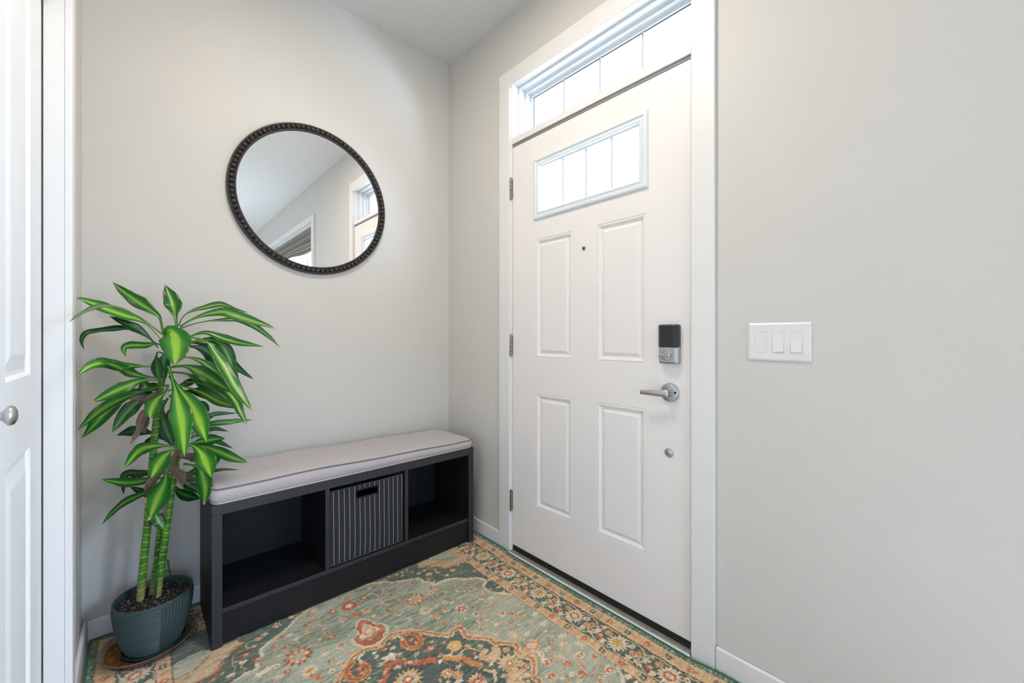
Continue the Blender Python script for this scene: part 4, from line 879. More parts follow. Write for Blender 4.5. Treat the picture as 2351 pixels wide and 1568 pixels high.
# ================================================================== SAUCER, POT AND PLANT
PX, PY = -1.372, -.203
SA = thing('plant_saucer', (PX - .013, PY + .008, Z0), 'clear plastic saucer stained orange-brown under the plant pot', 'saucer')
sx, sy = PX - .013, PY + .008
MB().lathe([(.004, .0005), (.105, .0005), (.109, .002), (.1265, .0270), (.1295, .0285), (.1285, .0305), (.1245, .0290), (.106, .0050), (.004, .0035)], (sx, sy, Z0), 'Z', 64).build('dish', M['clear'], SA, smooth=True)
RS = MB(); vs = []; fs = []; m = 64
for i, (r, z) in enumerate(((.001, .0045), (.05, .0045), (.104, .0052), (.1105, .0125), (.1135, .0160))):
    for k in range(m):
        t = 2 * PI * k / m; q = 1 + (.012 * math.sin(3 * t + 1) + .01 * math.sin(7 * t)) * (i > 2)
        vs.append((sx + r * q * math.cos(t), sy + r * q * math.sin(t), Z0 + z + (.003 * math.sin(5 * t) if i == 4 else 0)))
for i in range(4):
    for k in range(m):
        q = (k + 1) % m; fs.append((i * m + k, i * m + q, (i + 1) * m + q, (i + 1) * m + k))
R_ = RS.add(vs, fs).build('water_stain', M['residue'], SA, smooth=True); R_['label'] = 'orange-brown dried residue'

PT = thing('potted_plant', (PX, PY, Z0 + .006), 'tall striped-leaf dracaena with three green canes in a ribbed teal pot', 'plant')
# pot: horizontal ribs on one half, upright ribs on the other
zp0, zp1 = .0225, .1950
NA, NH = 384, 150
SEAM = math.radians(-82)
def prof_r(u):   # u 0 (foot) .. 1 (rim)
    return .0745 + .0345 * (1 - (1 - u) ** 2.1) - .0006 * max(0, (u - .9) * 10)
vs = []; fs = []
for i in range(NH + 1):
    u = i / NH; z = zp0 + (zp1 - zp0) * u
    fade = min(1, max(0, (.955 - u) / .03)) * min(1, u / .03)
    for k in range(NA):
        t = 2 * PI * k / NA
        d = (t - SEAM) % (2 * PI)
        edge = min(1, min(abs(d), abs(d - PI), abs(2 * PI - d)) / .02)
        if d < PI: rib = math.cos(d / math.radians(5.4) * 2 * PI)
        else: rib = math.cos(u * 22 * 2 * PI)
        r = prof_r(u) + .0016 * rib * fade * edge
        vs.append((PX + r * math.cos(t), PY + r * math.sin(t), z))
ring = []
for r, z in ((.1082, .1968), (.1065, .1978), (.1045, .1968), (.1030, .192), (.1010, .165)):
    ring.append([(PX + r * math.cos(2 * PI * k / NA), PY + r * math.sin(2 * PI * k / NA), z) for k in range(NA)])
for rg_ in ring: vs += rg_
rows_ = NH + 1 + len(ring)
for i in range(rows_ - 1):
    for k in range(NA):
        q = (k + 1) % NA; fs.append((i * NA + k, i * NA + q, (i + 1) * NA + q, (i + 1) * NA + k))
fs.append(tuple(range(NA))[::-1])
POT = MB().add(vs, fs).build('pot', M['potgreen'], PT, smooth=True, recalc=False)
MB().lathe([(.070, 0), (.082, .0005), (.0855, .010), (.0868, .0118), (.0850, .0128), (.0815, .006), (.070, .005)], (PX, PY, Z0 + .0056), 'Z', 64).build('drip_tray', M['traygreen'], PT, smooth=True)
vs = []; fs = []; m, rr_ = 72, 22
for i in range(rr_ + 1):
    r = .1022 * i / rr_
    for k in range(m):
        t = 2 * PI * k / m; x, y = PX + r * math.cos(t), PY + r * math.sin(t)
        h = noise.noise(Vector((x * 40, y * 40, 1.))) * .006 + noise.noise(Vector((x * 130, y * 130, 5.))) * .003
        vs.append((x, y, .1800 + h - .004 * math.exp(-((r - .06) / .04) ** 2)))
for i in range(rr_):
    for k in range(m):
        q = (k + 1) % m; fs.append((i * m + k, i * m + q, (i + 1) * m + q, (i + 1) * m + k))
MB().add(vs, fs).build('soil', M['soil'], PT, smooth=True)

def cat(P, n):
    out = []; m = len(P)
    for i in range(n):
        u = i / (n - 1) * (m - 1); k = min(int(u), m - 2); f = u - k
        p = [Vector(P[max(k - 1, 0)]), Vector(P[k]), Vector(P[k + 1]), Vector(P[min(k + 2, m - 1)])]
        out.append(.5 * (2 * p[1] + (p[2] - p[0]) * f + (2 * p[0] - 5 * p[1] + 4 * p[2] - p[3]) * f * f + (3 * p[1] - p[0] - 3 * p[2] + p[3]) * f ** 3))
    return out

def cane(P, r0, r1, name='cane', mat=None):
    pts = cat(P, 160); n = 18; vs = []; uv = []; fs = []; L = 0; prev = None
    for i, p in enumerate(pts):
        if prev is not None: L += (p - prev).length
        prev = p
        d = (pts[min(i + 1, len(pts) - 1)] - pts[max(i - 1, 0)]).normalized()
        a = d.cross(Vector((0, 1, 0))).normalized(); b = d.cross(a).normalized()
        u = i / (len(pts) - 1.); r = r0 + (r1 - r0) * u; r *= 1 + .035 * math.cos(2 * PI * L / .027)
        for k in range(n + 1):
            t = 2 * PI * k / n; vs.append(p + (a * math.cos(t) + b * math.sin(t)) * r); uv.append((k / n, L))
    for i in range(len(pts) - 1):
        for k in range(n): fs.append((i * (n + 1) + k, i * (n + 1) + k + 1, (i + 1) * (n + 1) + k + 1, (i + 1) * (n + 1) + k))
    o = MB().add(vs, fs).build(name, mat or M['stem'], PT, smooth=True, recalc=False)
    ul = o.data.uv_layers.new(name='UVMap')
    for lp in o.data.loops: ul.data[lp.index].uv = uv[lp.vertex_index]
    return o
cane([(-1.4085, -.185, .170)] + STEM1, .0118, .0100)
cane([(-1.366, -.2, .165)] + STEM2, .0118, .0105)
cane([(-1.378, -.16, .172)] + STEM3, .0095, .0080)
for P in (STAKE1, STAKE2):
    s_ = MB().tube(P, [.0030] * len(P), 8)
    s_.tube([P[1], (P[1][0] - .012, P[1][1], P[1][2] + .006)], .0022, 8)
    s_.build('plant_stake', M['stake'], PT, smooth=True)

ROOMWARD = Vector((-.03, -1, .04)).normalized()      # leaves lean out of the corner, into the room
def make_leaf(wd, kind, P, seed):
    rnd = random.Random(seed)
    n, m = 26, 8
    pts = cat(P, n)
    S = [0.]
    for i in range(1, n): S.append(S[-1] + (pts[i] - pts[i - 1]).length)
    vs = []; uv = []; fs = []
    roll = rnd.uniform(-.28, .28); fold = rnd.uniform(.10, .32); ph = rnd.uniform(0, 6); pet = rnd.uniform(.10, .20)
    up = Vector((0, 0, 1))
    lastw = None
    for i, p in enumerate(pts):
        u = S[i] / S[-1]
        d = (pts[min(i + 1, n - 1)] - pts[max(i - 1, 0)]).normalized()
        toc = ROOMWARD
        nrm = (toc * .75 + up * .38)
        wv = d.cross(nrm)
        if wv.length < 1e-4: wv = Vector((1, 0, 0))
        wv.normalize()
        if lastw is not None and wv.dot(lastw) < 0: wv = -wv
        if lastw is not None: wv = (wv * .55 + lastw * .45).normalized()
        wv = (wv - d * wv.dot(d)).normalized()
        lastw = wv.copy()
        nn = wv.cross(d).normalized()
        if nn.dot(toc) < 0: nn = -nn
        w2 = wv * math.cos(roll) + nn * math.sin(roll); n2 = nn * math.cos(roll) - wv * math.sin(roll)
        if kind == 4:
            prof = .35 + .65 * math.sin(PI * min(1, u * 1.05)) ** .7 * (1 + .3 * math.sin(9 * u + ph)); prof *= 1 - .6 * max(0, (u - .8) / .2)
        else:
            a = max(0., min(1., (u - pet) / .42)); a = a * a * (3 - 2 * a)
            b = 1. if u < .55 else max(0, 1 - ((u - .55) / .45) ** 1.75)
            prof = (.15 + .85 * a) * b * (1 + .04 * math.sin(u * 17 + ph) + .05 * noise.noise(Vector((u * 9, ph, seed))))
            if u > .985: prof *= .5
        half = wd * .5 * max(prof, .012) * .98
        cup = fold * (1 if kind != 4 else 2.2)
        for k in range(m + 1):
            q = 2. * k / m - 1
            ripple = (.10 if kind != 4 else .35) * math.sin(u * 24 + ph + q * 2) * abs(q) ** 2
            off = n2 * half * (-cup * (1 - abs(q)) + ripple + .0)
            vs.append(p + w2 * half * q * (1 - .12 * cup) + off); uv.append((u, .5 + q * .5))
    for i in range(n - 1):
        for k in range(m): fs.append((i * (m + 1) + k, i * (m + 1) + k + 1, (i + 1) * (m + 1) + k + 1, (i + 1) * (m + 1) + k))
    nm = 'withered_leaf' if kind == 4 else 'leaf'
    o = MB().add(vs, fs).build(nm, LEAFM[kind], PT, smooth=True, recalc=False)
    ul = o.data.uv_layers.new(name='UVMap')
    for lp in o.data.loops: ul.data[lp.index].uv = uv[lp.vertex_index]
    if kind == 4: o['label'] = 'curled brown withered leaf'
    sd = o.modifiers.new('thick', 'SOLIDIFY'); sd.thickness = .0005; sd.offset = 0
    return o
for i, (wd, kd, P) in enumerate(LEAVES): make_leaf(wd, kd, P, i * 13 + 5)

# ================================================================== RUG
RX0, RX1, RY0, RY1 = -1.540, -.036, -2.190, -.014
DS = .0018
gx = np.arange(RX0, RX1 + DS * .5, DS); gy_ = np.arange(RY0, RY1 + DS * .5, DS)
NX, NY = len(gx), len(gy_)
GX, GY = np.meshgrid(gx, gy_)
AX = (RX0 + RX1) / 2; AY = (RY0 + RY1) / 2
K = {k: np.array(lin(c)) for k, c in dict(
    sage=(180, 181, 158), sage2=(124, 136, 112), teal=(88, 102, 88), dark=(86, 90, 84), peach=(220, 182, 140), peach2=(212, 168, 130), rust=(176, 98, 62),
    red=(198, 104, 70), orange=(214, 140, 84), cream=(226, 204, 172), tan=(204, 170, 122), gold=(220, 172, 104), line=(70, 62, 54), pale=(196, 194, 176),
    green=(36, 92, 66), white=(214, 208, 190)).items()}
C = np.empty((NY, NX, 3)); C[:] = K['sage']

def noise2(fx, fy, seed):
    r = np.random.RandomState(seed); a = r.rand(int(fy) + 3, int(fx) + 3)
    xi = np.linspace(0, fx, NX); yi = np.linspace(0, fy, NY)
    x0 = xi.astype(int); y0 = yi.astype(int); fx_ = xi - x0; fy_ = yi - y0
    fx_ = fx_ * fx_ * (3 - 2 * fx_); fy_ = (fy_ * fy_ * (3 - 2 * fy_))[:, None]
    a00 = a[np.ix_(y0, x0)]; a01 = a[np.ix_(y0, x0 + 1)]; a10 = a[np.ix_(y0 + 1, x0)]; a11 = a[np.ix_(y0 + 1, x0 + 1)]
    return (a00 * (1 - fx_) + a01 * fx_) * (1 - fy_) + (a10 * (1 - fx_) + a11 * fx_) * fy_
streak = .5 * noise2(16, 260, 1) + .3 * noise2(40, 560, 2) + .2 * noise2(6, 60, 3)
blotch = .6 * noise2(7, 16, 4) + .4 * noise2(16, 60, 6)
def paint(mask, col, sl=None):
    """blend a colour into the canvas by mask"""
    T_ = C if sl is None else C[sl]; k = mask[..., None]
    T_[:] = T_ * (1 - k) + np.asarray(col) * k
def win(cx, cy, r):
    x0 = max(0, int((cx - r - RX0) / DS)); x1 = min(NX, int((cx + r - RX0) / DS) + 2)
    y0 = max(0, int((cy - r - RY0) / DS)); y1 = min(NY, int((cy + r - RY0) / DS) + 2)
    if x1 <= x0 or y1 <= y0: return None
    sl = (slice(y0, y1), slice(x0, x1)); return sl, GX[sl] - cx, GY[sl] - cy
AA = DS * .7
def cover(sd): return np.clip(.5 - sd / (2 * AA), 0, 1)
def star(cx, cy, r, n, depth, col, rot=0., sharp=1.4, sx=1., sy=1., al=1.):
    w_ = win(cx, cy, r * 1.1 * max(sx, sy))
    if not w_: return
    sl, dx, dy = w_; dx = dx / sx; dy = dy / sy
    th = np.arctan2(dy, dx) - rot; rr = np.hypot(dx, dy)
    tri = np.abs(((th * n / (2 * PI)) % 1) * 2 - 1)
    R = r * (1 - depth * tri ** sharp)
    paint(cover(rr - R) * al, col, sl)
def disc(cx, cy, r, col, sx=1., sy=1., al=1.): star(cx, cy, r, 1, 0, col, 0, 1, sx, sy, al)
def segd(dx, dy, ax, ay, bx, by):
    vx, vy = bx - ax, by - ay; L = vx * vx + vy * vy + 1e-12
    t = np.clip(((dx - ax) * vx + (dy - ay) * vy) / L, 0, 1); return np.hypot(dx - ax - t * vx, dy - ay - t * vy)
def line(P, wd, col, al=1., serr=0., col2=None):
    for i in range(len(P) - 1):
        (ax, ay), (bx, by) = P[i], P[i + 1]
        cx, cy = (ax + bx) / 2, (ay + by) / 2; r = math.hypot(bx - ax, by - ay) / 2 + wd * 1.6 + .004
        w_ = win(cx, cy, r)
        if not w_: continue
        sl, dx, dy = w_; d = segd(dx, dy, ax - cx, ay - cy, bx - cx, by - cy)
        h = wd / 2
        if serr: h = h * (1 + serr * (2 * np.abs(((GX[sl] * 1.3 + GY[sl]) / .016) % 1 - .5)))
        paint(cover(d - h) * al, col, sl)
def polyfill(P, col, al=1., tex=None):
    xs_ = [p[0] for p in P]; ys_ = [p[1] for p in P]; cx, cy = (min(xs_) + max(xs_)) / 2, (min(ys_) + max(ys_)) / 2
    w_ = win(cx, cy, max(max(xs_) - min(xs_), max(ys_) - min(ys_)) / 2 + .004)
    if not w_: return
    sl, dx, dy = w_; X_, Y_ = dx + cx, dy + cy; ins = np.zeros(X_.shape, bool)
    n = len(P)
    for i in range(n):
        (x1, y1), (x2, y2) = P[i], P[(i + 1) % n]
        if y1 == y2: continue
        ins ^= ((y1 > Y_) != (y2 > Y_)) & (X_ < (x2 - x1) * (Y_ - y1) / (y2 - y1) + x1)
    paint(ins * al, col, sl)
    return sl, ins
def smoothpoly(P, n=6, closed=False):
    out = []; m = len(P); rng_ = m if closed else m - 1
    g = (lambda i: P[i % m]) if closed else (lambda i: P[min(max(i, 0), m - 1)])
    for i in range(rng_):
        p = [g(i - 1), g(i), g(i + 1), g(i + 2)]
        for k in range(n):
            f = k / n
            out.append(tuple(.5 * (2 * p[1][j] + (p[2][j] - p[0][j]) * f + (2 * p[0][j] - 5 * p[1][j] + 4 * p[2][j] - p[3][j]) * f * f + (3 * p[1][j] - p[0][j] - 3 * p[2][j] + p[3][j]) * f ** 3) for j in (0, 1)))
    if not closed: out.append(P[-1])
    return out
mx = lambda P: [(2 * AX - x, y) for x, y in P]
my = lambda P: [(x, 2 * AY - y) for x, y in P]

# --- field with streaked shading of the dye
paint(np.clip((streak * .62 + blotch * .5 - .50) * 4.2, 0, 1) * .9, K['sage2'])
paint(np.clip((noise2(30, 420, 9) - .66) * 6, 0, 1) * .45, K['pale'])
# spandrels in the corners
SPRf = SPR + [(-.242, -.838), (-.20, -.84), (-.20, -.19), (-.76, -.19), (-.80, -.30), (-.68, -.36), (-.60, -.40), (-.56, -.425)]
SPo = [(-.76, -.30), (-.70, -.345), (-.62, -.385), (-.565, -.43)] + SPR
for fx in (0, 1):
    for fy in (0, 1):
        T1 = lambda P: (my if fy else (lambda q: q))((mx if fx else (lambda q: q))(P))
        polyfill(T1(SPo + [(-.20, -.84), (-.20, -.19), (-.76, -.19)]), K['teal'], .92)
        line(T1(smoothpoly(SPo, 3)), .0085, K['cream'], .85, .8)
        polyfill(T1([(-.21, -.365), (-.42, -.365), (-.44, -.403), (-.404, -.417), (-.365, -.453), (-.35, -.492), (-.286, -.50), (-.244, -.513), (-.23, -.43)]), K['peach'], .85)
        line(T1([(-.44, -.403), (-.404, -.417), (-.365, -.453), (-.35, -.492), (-.286, -.50), (-.244, -.513)]), .010, K['rust'], .55, .8)
        polyfill(T1(smoothpoly([(-.24, -.36), (-.33, -.345), (-.345, -.385), (-.30, -.43), (-.24, -.438)], 4, True)), K['sage'], .9)
        for q in ((-.40, -.40), (-.38, -.435), (-.33, -.465), (-.29, -.475), (-.355, -.45)): disc(*T1([q])[0], .009, K['pale'], 1.4, .8, .7)
        line(T1([(-.24, -.438), (-.30, -.43), (-.345, -.385)]), .004, K['line'], .6)

def ringmot(P, col, wd): line(smoothpoly(P, 4), wd, col, 1., .7)
# --- medallion
half = MED
H1 = [p for p in half if p[1] > -1.16]
full = H1 + my(H1)[::-1]
left = mx(full)[::-1]
outl = smoothpoly(full + left, 3, True)
polyfill(outl, K['teal'], .96)
r_ = polyfill([(AX + (x - AX) * .96, AY + (y - AY) * .96) for x, y in outl], K['teal'], .3)
i1 = [p for p in INN if p[1] > AY]
inn = i1 + my(i1)[::-1]; inn = inn + mx(inn)[::-1]
polyfill(inn, K['dark'], .9)
for fx in (0, 1):
    for fy in (0, 1):
        T1 = lambda P: (my if fy else (lambda q: q))((mx if fx else (lambda q: q))(P))
        line(T1(smoothpoly(H1, 4)), .017, K['peach'], .95, .7)
        line(T1(smoothpoly(H1, 4)), .006, K['rust'], .6, .8)
        line(T1(smoothpoly(INN[:7], 4)), .013, K['red'], .95, .9)
        line(T1(smoothpoly(INN[7:11], 4)), .008, K['cream'], .95)
        line(T1(smoothpoly(INN[9:15], 4)), .015, K['orange'], .95, .9)
        line(T1(smoothpoly(INN[15:18], 4)), .010, K['peach'], .9)
        ringmot(T1(RING1[2:] + [(-.688, -.752)]), K['orange'], .016); ringmot(T1(RING1[2:] + [(-.688, -.752)]), K['rust'], .006)
        line(T1(smoothpoly(RING1[:3], 4)), .009, K['cream'], .95)
        ringmot(T1(RING2), K['peach'], .017); ringmot(T1(RING2b), K['peach'], .018)
        line(T1(smoothpoly(VIN1, 4)), .004, K['cream']); line(T1(smoothpoly(VIN2, 4)), .004, K['cream'])
# apex palmette and pendants
for fy in (0, 1):
    T1 = lambda P: my(P) if fy else P
    T_out = [(AX + (x + .784) * 1.0, y) for x, y in TRE]
    cxm_, cym_ = -.785, -.655
    polyfill(T1(smoothpoly([(cxm_ + (x - cxm_) * 1.26, cym_ + (y - cym_) * 1.22) for x, y in TRE], 4, True)), K['cream'], .75)
    polyfill(T1(smoothpoly(TRE, 4, True)), K['red'], .95)
    line(T1(smoothpoly(TRE, 4, True) + [TRE[0]]), .005, K['rust'])
    polyfill(T1(smoothpoly([(cxm_ + (x - cxm_) * .68, cym_ + .004 + (y - cym_) * .68) for x, y in TRE], 4, True)), K['cream'], .9)
    polyfill(T1([(-.822, -.668), (-.785, -.668), (-.748, -.664), (-.758, -.695), (-.785, -.702), (-.815, -.69)]), K['rust'], .85)
    polyfill(T1(smoothpoly(TREI, 3, True)), K['cream']); line(T1(smoothpoly(TREI, 3, True) + [TREI[0]]), .0045, K['red'])
for fx in (0, 1):
    T1 = lambda P: mx(P) if fx else P
    polyfill(T1(smoothpoly(DIAO, 3, True)), K['peach'], .9)
    polyfill(T1(DIA), K['cream'], .95); line(T1(DIA + [DIA[0]]), .006, K['orange'])
    line(T1([(-.445, -1.10), (-.405, -1.085)]), .004, K['rust']); line(T1([(-.445, -1.125), (-.40, -1.132)]), .004, K['rust'])

def vine(P, col='tan', wd=.0032, al=.8): line(smoothpoly(P, 4), wd, K[col], al)
def motif(t, s, x, y):
    r = s * .00094; h = (x * 917.3 + y * 533.7) % 6.283
    if t == 'rosette':
        star(x, y, r * 1.12, 12, .42, K['rust'], h); star(x, y, r * .86, 8, .35, K['orange'], h + .3)
        for k in range(7): disc(x + r * .58 * math.cos(k * .9 + h), y + r * .58 * math.sin(k * .9 + h), r * .17, K['cream'])
        disc(x, y, r * .36, K['sage'])
    elif t == 'star':
        star(x, y, r, 11, .45, K['cream'], h); star(x, y, r * .55, 9, .4, K['tan'], h); disc(x, y, r * .2, K['orange'])
    elif t in ('palr', 'palm', 'orange'):
        star(x, y, r * 1.1, 13, .38, K['peach'] if t != 'palr' else K['cream'], h); star(x, y, r * .72, 9, .4, K['red'] if t != 'palm' else K['tan'], h, 1.2, 1.25, .8); disc(x, y, r * .26, K['cream'])
        if t == 'palm': star(x, y, r * .35, 6, .2, K['red']); disc(x, y, r * .2, K['cream'])
    elif t == 'gold':
        star(x, y, r, 14, .22, K['gold'], h); star(x, y, r * .45, 7, .2, K['tan']); disc(x, y, r * .27, K['cream'])
    elif t == 'sun':
        star(x, y, r, 16, .4, K['gold'], .1, .9); star(x, y, r * .62, 12, .15, K['sage']); star(x, y, r * .4, 9, .35, K['red']); disc(x, y, r * .16, K['cream'])
    elif t == 'bigpal':
        disc(x, y, r, K['red'], 1., 1.1); star(x, y, r * .72, 8, .2, K['rust']); disc(x, y, r * .48, K['cream'])
    elif t == 'crpal':
        star(x, y, r * 1.05, 9, .5, K['cream'], h, 1., .85, 1.2); star(x, y, r * .6, 5, .4, K['peach'], h)
    elif t in ('flow', 'flow4', 'red4'):
        n = {'flow': 5, 'flow4': 4, 'red4': 4}[t]
        star(x, y, r * 1.05, n, .45, K['cream'] if t != 'red4' else K['orange'], h); star(x + r * .12, y + r * .1, r * .68, n, .4, K['red'], h + .4); disc(x, y, r * .22, K['cream'])
    elif t == 'cream6':
        for k in range(6): disc(x + r * .62 * math.cos(k * 1.047 + h), y + r * .62 * math.sin(k * 1.047 + h), r * .34, K['cream'])
        disc(x, y, r * .3, K['red'])
    elif t == 'buds':
        for k in range(5): star(x + (k - 2) * r * .35, y - (k - 2) * r * .5, r * .5, 5, .4, K['red' if k % 2 else 'orange'], k)
    else:
        c1 = {'red': 'red', 'rust': 'rust', 'cream': 'cream', 'tan': 'tan'}.get(t, 'orange')
        star(x, y, r * 1.05, 5, .5, K[c1], h, 1., 1.25, .85); star(x + r * .2, y, r * .5, 4, .4, K['peach' if c1 in ('red', 'rust') else 'cream'], h)
for V in VINES: vine(V, 'tan' if len(V) % 2 else 'cream'); vine(my(V), 'tan')
for V in VINES: line(smoothpoly([(x + .0022, y + .001) for x, y in V], 4), .0012, K['rust'], .55)
for t, s, x, y in MOT:
    motif(t, s, x, y)
    if y > AY + .02: motif(t, s, x, 2 * AY - y)
# --- fine filler sprigs in the field
rs = np.random.RandomState(11)
for k in range(720):
    x, y = rs.uniform(RX0 + .25, RX1 - .25), rs.uniform(RY0 + .25, RY1 - .22)
    if any((x - m_[2]) ** 2 + (min(abs(y - m_[3]), abs(2 * AY - y - m_[3]))) ** 2 < (m_[1] * .0010 + .012) ** 2 for m_ in MOT): continue
    t = ['cream6', 'red', 'tan', 'orange', 'cream'][k % 5]; motif(t, rs.uniform(5, 9), x, y)
    a = rs.uniform(0, 6.28); L = rs.uniform(.01, .03); line([(x, y), (x + L * math.cos(a), y + L * math.sin(a)), (x + L * 1.5 * math.cos(a + .7), y + L * 1.5 * math.sin(a + .7))], .0022, K['tan'], .7)

# --- borders: distance to the nearest edge, and position along it
dR, dL, dT, dB = RX1 - GX, GX - RX0, RY1 - GY, GY - RY0
E = np.minimum(np.minimum(dR, dL), np.minimum(dT, dB))
def band(a, b, col, al=1.): paint(((E >= a) & (E < b)) * al, col)
band(0, .2085, K['peach'])
paint(((E < .2085) & (noise2(60, 420, 21) > .62)) * .35, K['peach2'])
band(.0, .020, K['sage2']); paint(((E < .020) & (noise2(300, 900, 22) > .55)) * .9, K['green']); paint(((E < .018) & (noise2(250, 700, 27) > .7)) * .8, K['pale'])
band(.020, .0225, K['line'], .8)
band(.0725, .1680, K['teal']); paint(((E > .0725) & (E < .168)) * np.clip((streak - .5) * 4, 0, 1) * .6, K['sage2'])
for a, b in ((.0705, .0730), (.1668, .1690), (.2068, .2092)): band(a, b, K['line'], .85)
for a in (.0245, .0690, .1712, .2030): band(a, a + .0012, K['rust'], .5)
def along():
    """yield a map from (distance along, distance in) to rug coordinates for each of the four sides"""
    yield (lambda s, e: (RX1 - e, s)), RY0, RY1
    yield (lambda s, e: (RX0 + e, s)), RY0, RY1
    yield (lambda s, e: (s, RY1 - e)), RX0, RX1
    yield (lambda s, e: (s, RY0 + e)), RX0, RX1
for mp_, s0, s1 in along():
    per = .1945; ph = -.524 if s0 == RY0 else AX
    n0 = int(math.ceil((s0 + .13 - ph) / per)); n1 = int((s1 - .13 - ph) / per)
    for k in range(n0, n1 + 1):
        s = ph + k * per
        # cream lattice vine round each flower
        for e0, e1, sg in ((.064 + .014, .064 + .030, 1), (.164, .148, -1)):
            P = [mp_(s + q * per, e) for q, e in ((-.5, e1 + .008 * sg), (-.44, e0 + .010 * sg), (-.34, e0), (-.10, e0 + .002 * sg), (0, e0 + .012 * sg), (.10, e0 + .002 * sg), (.34, e0), (.44, e0 + .010 * sg), (.5, e1 + .008 * sg))]
            line(smoothpoly(P, 3), .0042, K['cream'], .92)
        line(smoothpoly([mp_(s + .5 * per - .03, .140), mp_(s + .5 * per - .008, .118), mp_(s + .5 * per + .002, .100)], 4), .0034, K['cream'], .9)
        line(smoothpoly([mp_(s + .5 * per + .03, .145), mp_(s + .5 * per + .016, .125), mp_(s + .5 * per + .002, .100)], 4), .0034, K['cream'], .9)
        x, y = mp_(s, .1190)
        star(x, y, .041, 15, .36, K['cream'], k * 1.3, 1.2)
        if k % 2: star(x, y, .024, 9, .25, K['peach'], .4); star(x, y, .0205, 6, .14, K['red']); star(x, y, .0135, 6, .2, K['cream'])
        else: star(x, y, .025, 7, .4, K['tan'], k); star(x, y, .017, 5, .5, K['gold'], k + .4); line([(x - .012, y - .006), (x + .012, y + .007)], .003, K['rust'], .7)
        for q, (ds, e, t, sz) in enumerate(((.048, .100, 'orange', 15), (.062, .135, 'red', 17), (.086, .118, 'cream', 17), (.100, .142, 'flow', 17), (.118, .102, 'red4', 14), (.134, .150, 'cream', 15), (.130, .124, 'orange', 15), (.150, .098, 'cream6', 14), (.044, .150, 'cream', 15), (.078, .088, 'tan', 12))):
            motif(t, sz, *mp_(s + ds, e))
    for e, p in ((.0465, .0785), (.1870, .0785)):
        ph2 = -.984 if e < .1 else -.970
        if s0 != RY0: ph2 = AX
        n0 = int(math.ceil((s0 + .05 - ph2) / p)); n1 = int((s1 - .05 - ph2) / p)
        for k in range(n0, n1 + 1):
            x, y = mp_(ph2 + k * p, e)
            if k % 2 == 0:
                for q in range(4): disc(x + .0078 * math.cos(q * PI / 2 + .785), y + .0078 * math.sin(q * PI / 2 + .785), .0055, K['teal'])
                disc(x, y, .0038, K['cream'])
            else:
                star(x, y, .0145, 6, .45, K['red'], .3); star(x, y, .0075, 5, .3, K['orange']); disc(x, y, .003, K['cream'])
            for q in range(-2, 3):
                a = mp_(ph2 + (k + .5 + q * .14) * p, e + (.010 if q % 2 else -.010)); b_ = mp_(ph2 + (k + .5 + (q + .6) * .14) * p, e + (-.008 if q % 2 else .008))
                line([a, b_], .0020, K['rust' if q % 2 else 'line'], .55)
            x, y = mp_(ph2 + (k + .5) * p, e); star(x, y, .006, 5, .4, K['gold'], k)

# wear: the pile is rubbed, so outlines wander, with streaks of lighter and darker dye along the weft
wy = np.rint((noise2(NX // 5, NY // 3, 41) - .5) * 3.0).astype(int); wx = np.rint((noise2(NX // 9, NY // 3, 42) - .5) * 4.4).astype(int)
iy, ix = np.meshgrid(np.arange(NY), np.arange(NX), indexing='ij')
inner = E > .012
C = np.where(inner[..., None], C[np.clip(iy + wy, 0, NY - 1), np.clip(ix + wx, 0, NX - 1)], C)
dash = noise2(56, NY // 3, 33) * .6 + noise2(110, NY // 2, 34) * .4
C *= (1 + (streak[..., None] - .5) * .55)
C *= 1 - (np.clip((dash - .56) * 5, 0, 1) * np.clip((blotch - .36) * 4, 0, 1) * .34)[..., None]
rub = np.clip((dash - .62) * -6 - 1.6, 0, 1) * .26
C = C * (1 - rub[..., None]) + K['pale'] * rub[..., None]
C *= (1 + (noise2(NX // 2, NY // 2, 31)[..., None] - .5) * .34)
C = np.clip(C, .004, .95)

# grid mesh with the woven pattern as a colour attribute
Zg = Z0 - .0005 + 0 * GX
Zg += .0012 * np.sin(GX * 9 + GY * 3) * np.clip(E / .3, 0, 1) * 0
def sstep(v, a, b):
    q = np.clip((v - a) / (b - a), 0, 1); return q * q * (3 - 2 * q)
near = np.clip((GX - RX1 + .3) / .3, 0, 1)        # the edge by the door lies a little unevenly
Xg = GX + near * (.014 * sstep(GY, -.62, -.52) + .014 * sstep(-GY, 1.50, 1.62) + .0014 * np.sin(GY * 9.5 + 1.2) * sstep(-GY, .6, .75))
co = np.stack([Xg, GY, Zg], -1).reshape(-1, 3).astype(np.float32)
I = np.arange(NX * NY).reshape(NY, NX)
q4 = np.stack([I[:-1, :-1], I[:-1, 1:], I[1:, 1:], I[1:, :-1]], -1).reshape(-1, 4).astype(np.int32)
me = bpy.data.meshes.new('area_rug')
me.vertices.add(len(co)); me.vertices.foreach_set('co', co.ravel())
me.loops.add(q4.size); me.loops.foreach_set('vertex_index', q4.ravel())
me.polygons.add(len(q4)); me.polygons.foreach_set('loop_start', np.arange(0, q4.size, 4, dtype=np.int32))
try: me.polygons.foreach_set('loop_total', np.full(len(q4), 4, dtype=np.int32))
except Exception: pass
me.update(calc_edges=True)
ca = me.color_attributes.new('weave', 'FLOAT_COLOR', 'POINT')
ca.data.foreach_set('color', np.concatenate([C.reshape(-1, 3), np.ones((NX * NY, 1))], 1).astype(np.float32).ravel())
me.materials.append(M['rug'])
RG = thing('area_rug', (AX, AY, .001), 'green and peach Persian-style rug with a floral border on the entry floor', 'rug')
ro = bpy.data.objects.new('woven_field', me); COL.objects.link(ro); ro.parent = RG; ro.matrix_parent_inverse = inv(RG)
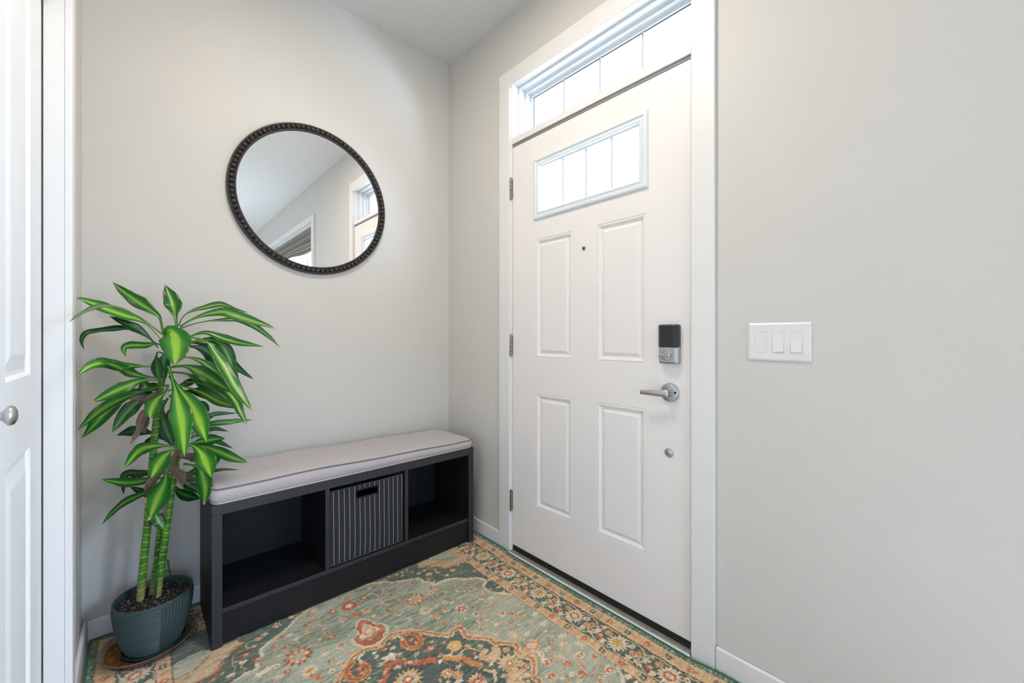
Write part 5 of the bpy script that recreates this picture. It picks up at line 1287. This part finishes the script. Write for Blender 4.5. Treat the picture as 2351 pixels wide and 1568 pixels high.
edge = [tuple(Xg_y) for Xg_y in zip(Xg[0, ::12], GY[0, ::12])] + [(Xg[i, -1], GY[i, -1]) for i in range(0, NY, 12)] + [(Xg[-1, i], GY[-1, i]) for i in range(NX - 1, -1, -12)] + [(Xg[i, 0], GY[i, 0]) for i in range(NY - 1, -1, -12)]
MB().tube([(x, y, .0056) for x, y in edge], .0050, 8, closed=True).build('binding', M['binding'], RG, smooth=True)
bk = MB().box(RX0 + .002, RX1 - .010, RY0 + .002, RY1 - .002, .0008, .0060); bk.build('rug_backing', M['binding'], RG)

# ================================================================== LAMPS, DAYLIGHT AND FILL
def flush_light(x, y, col, label):
    e = thing('ceiling_light', (x, y, H), label, 'ceiling light')
    MB().lathe([(.168, 0), (.172, -.006), (.172, -.026), (.160, -.030), (.156, -.024)], (x, y, H), 'Z', 48, True, False).build('base', M['lampmetal'], e)
    MB().lathe([(.1555, -.018), (.1555, -.025), (.12, -.0275), (.06, -.0285), (.004, -.0288)], (x, y, H), 'Z', 48, True, True).build('diffuser', lampglass(col), e, smooth=True)
flush_light(-.90, -1.15, C_FOYER, 'lit flat round ceiling light above the entry rug')

def window_lamp(name, loc, aim, sx, sy, col):
    """area lamp outside a window; col is radiant power per channel"""
    L = bpy.data.lights.new(name, 'AREA'); L.shape = 'RECTANGLE'; L.size = sx; L.size_y = sy; L.energy = max(col); L.color = tuple(c / max(max(col), 1e-6) for c in col)
    o = bpy.data.objects.new(name, L); o.location = loc; o.rotation_euler = (Vector(aim) - Vector(loc)).to_track_quat('-Z', 'Y').to_euler(); COL.objects.link(o); return o
window_lamp('sky_by_entry_window', (.75, -3.63, 2.05), (-.5, -3.5, 1.15), 2.2, 2.0, C_WIN)
window_lamp('fill_by_far_window', (-2.2, YB - 3.2, 4.3), (-2.2, -4., .4), 4., 3., C_FILL)  # added fill lamp shining in through the unseen far window

wd_ = bpy.data.worlds.new('overcast_sky'); scn.world = wd_; wd_.use_nodes = True
bg = wd_.node_tree.nodes['Background']; bg.inputs['Color'].default_value = (*C_SKY, 1); bg.inputs['Strength'].default_value = 1.

# ================================================================== CAMERA
cam = bpy.data.cameras.new('camera'); cam.sensor_width = 36.; cam.sensor_fit = 'HORIZONTAL'; cam.lens = 36. * 940. / 2351.
cam.shift_y = -11. / 2351.; cam.clip_start = .02; cam.clip_end = 60
co_ = bpy.data.objects.new('camera', cam); COL.objects.link(co_)
co_.location = (-1.42, -2.122, 1.10); co_.rotation_euler = (math.radians(90), 0, math.radians(47.41 - 90))
scn.camera = co_
vs_ = scn.view_settings; vs_.view_transform = 'Standard'; vs_.look = 'None'; vs_.gamma = 1.; vs_.exposure = EXPO; vs_.use_curve_mapping = False
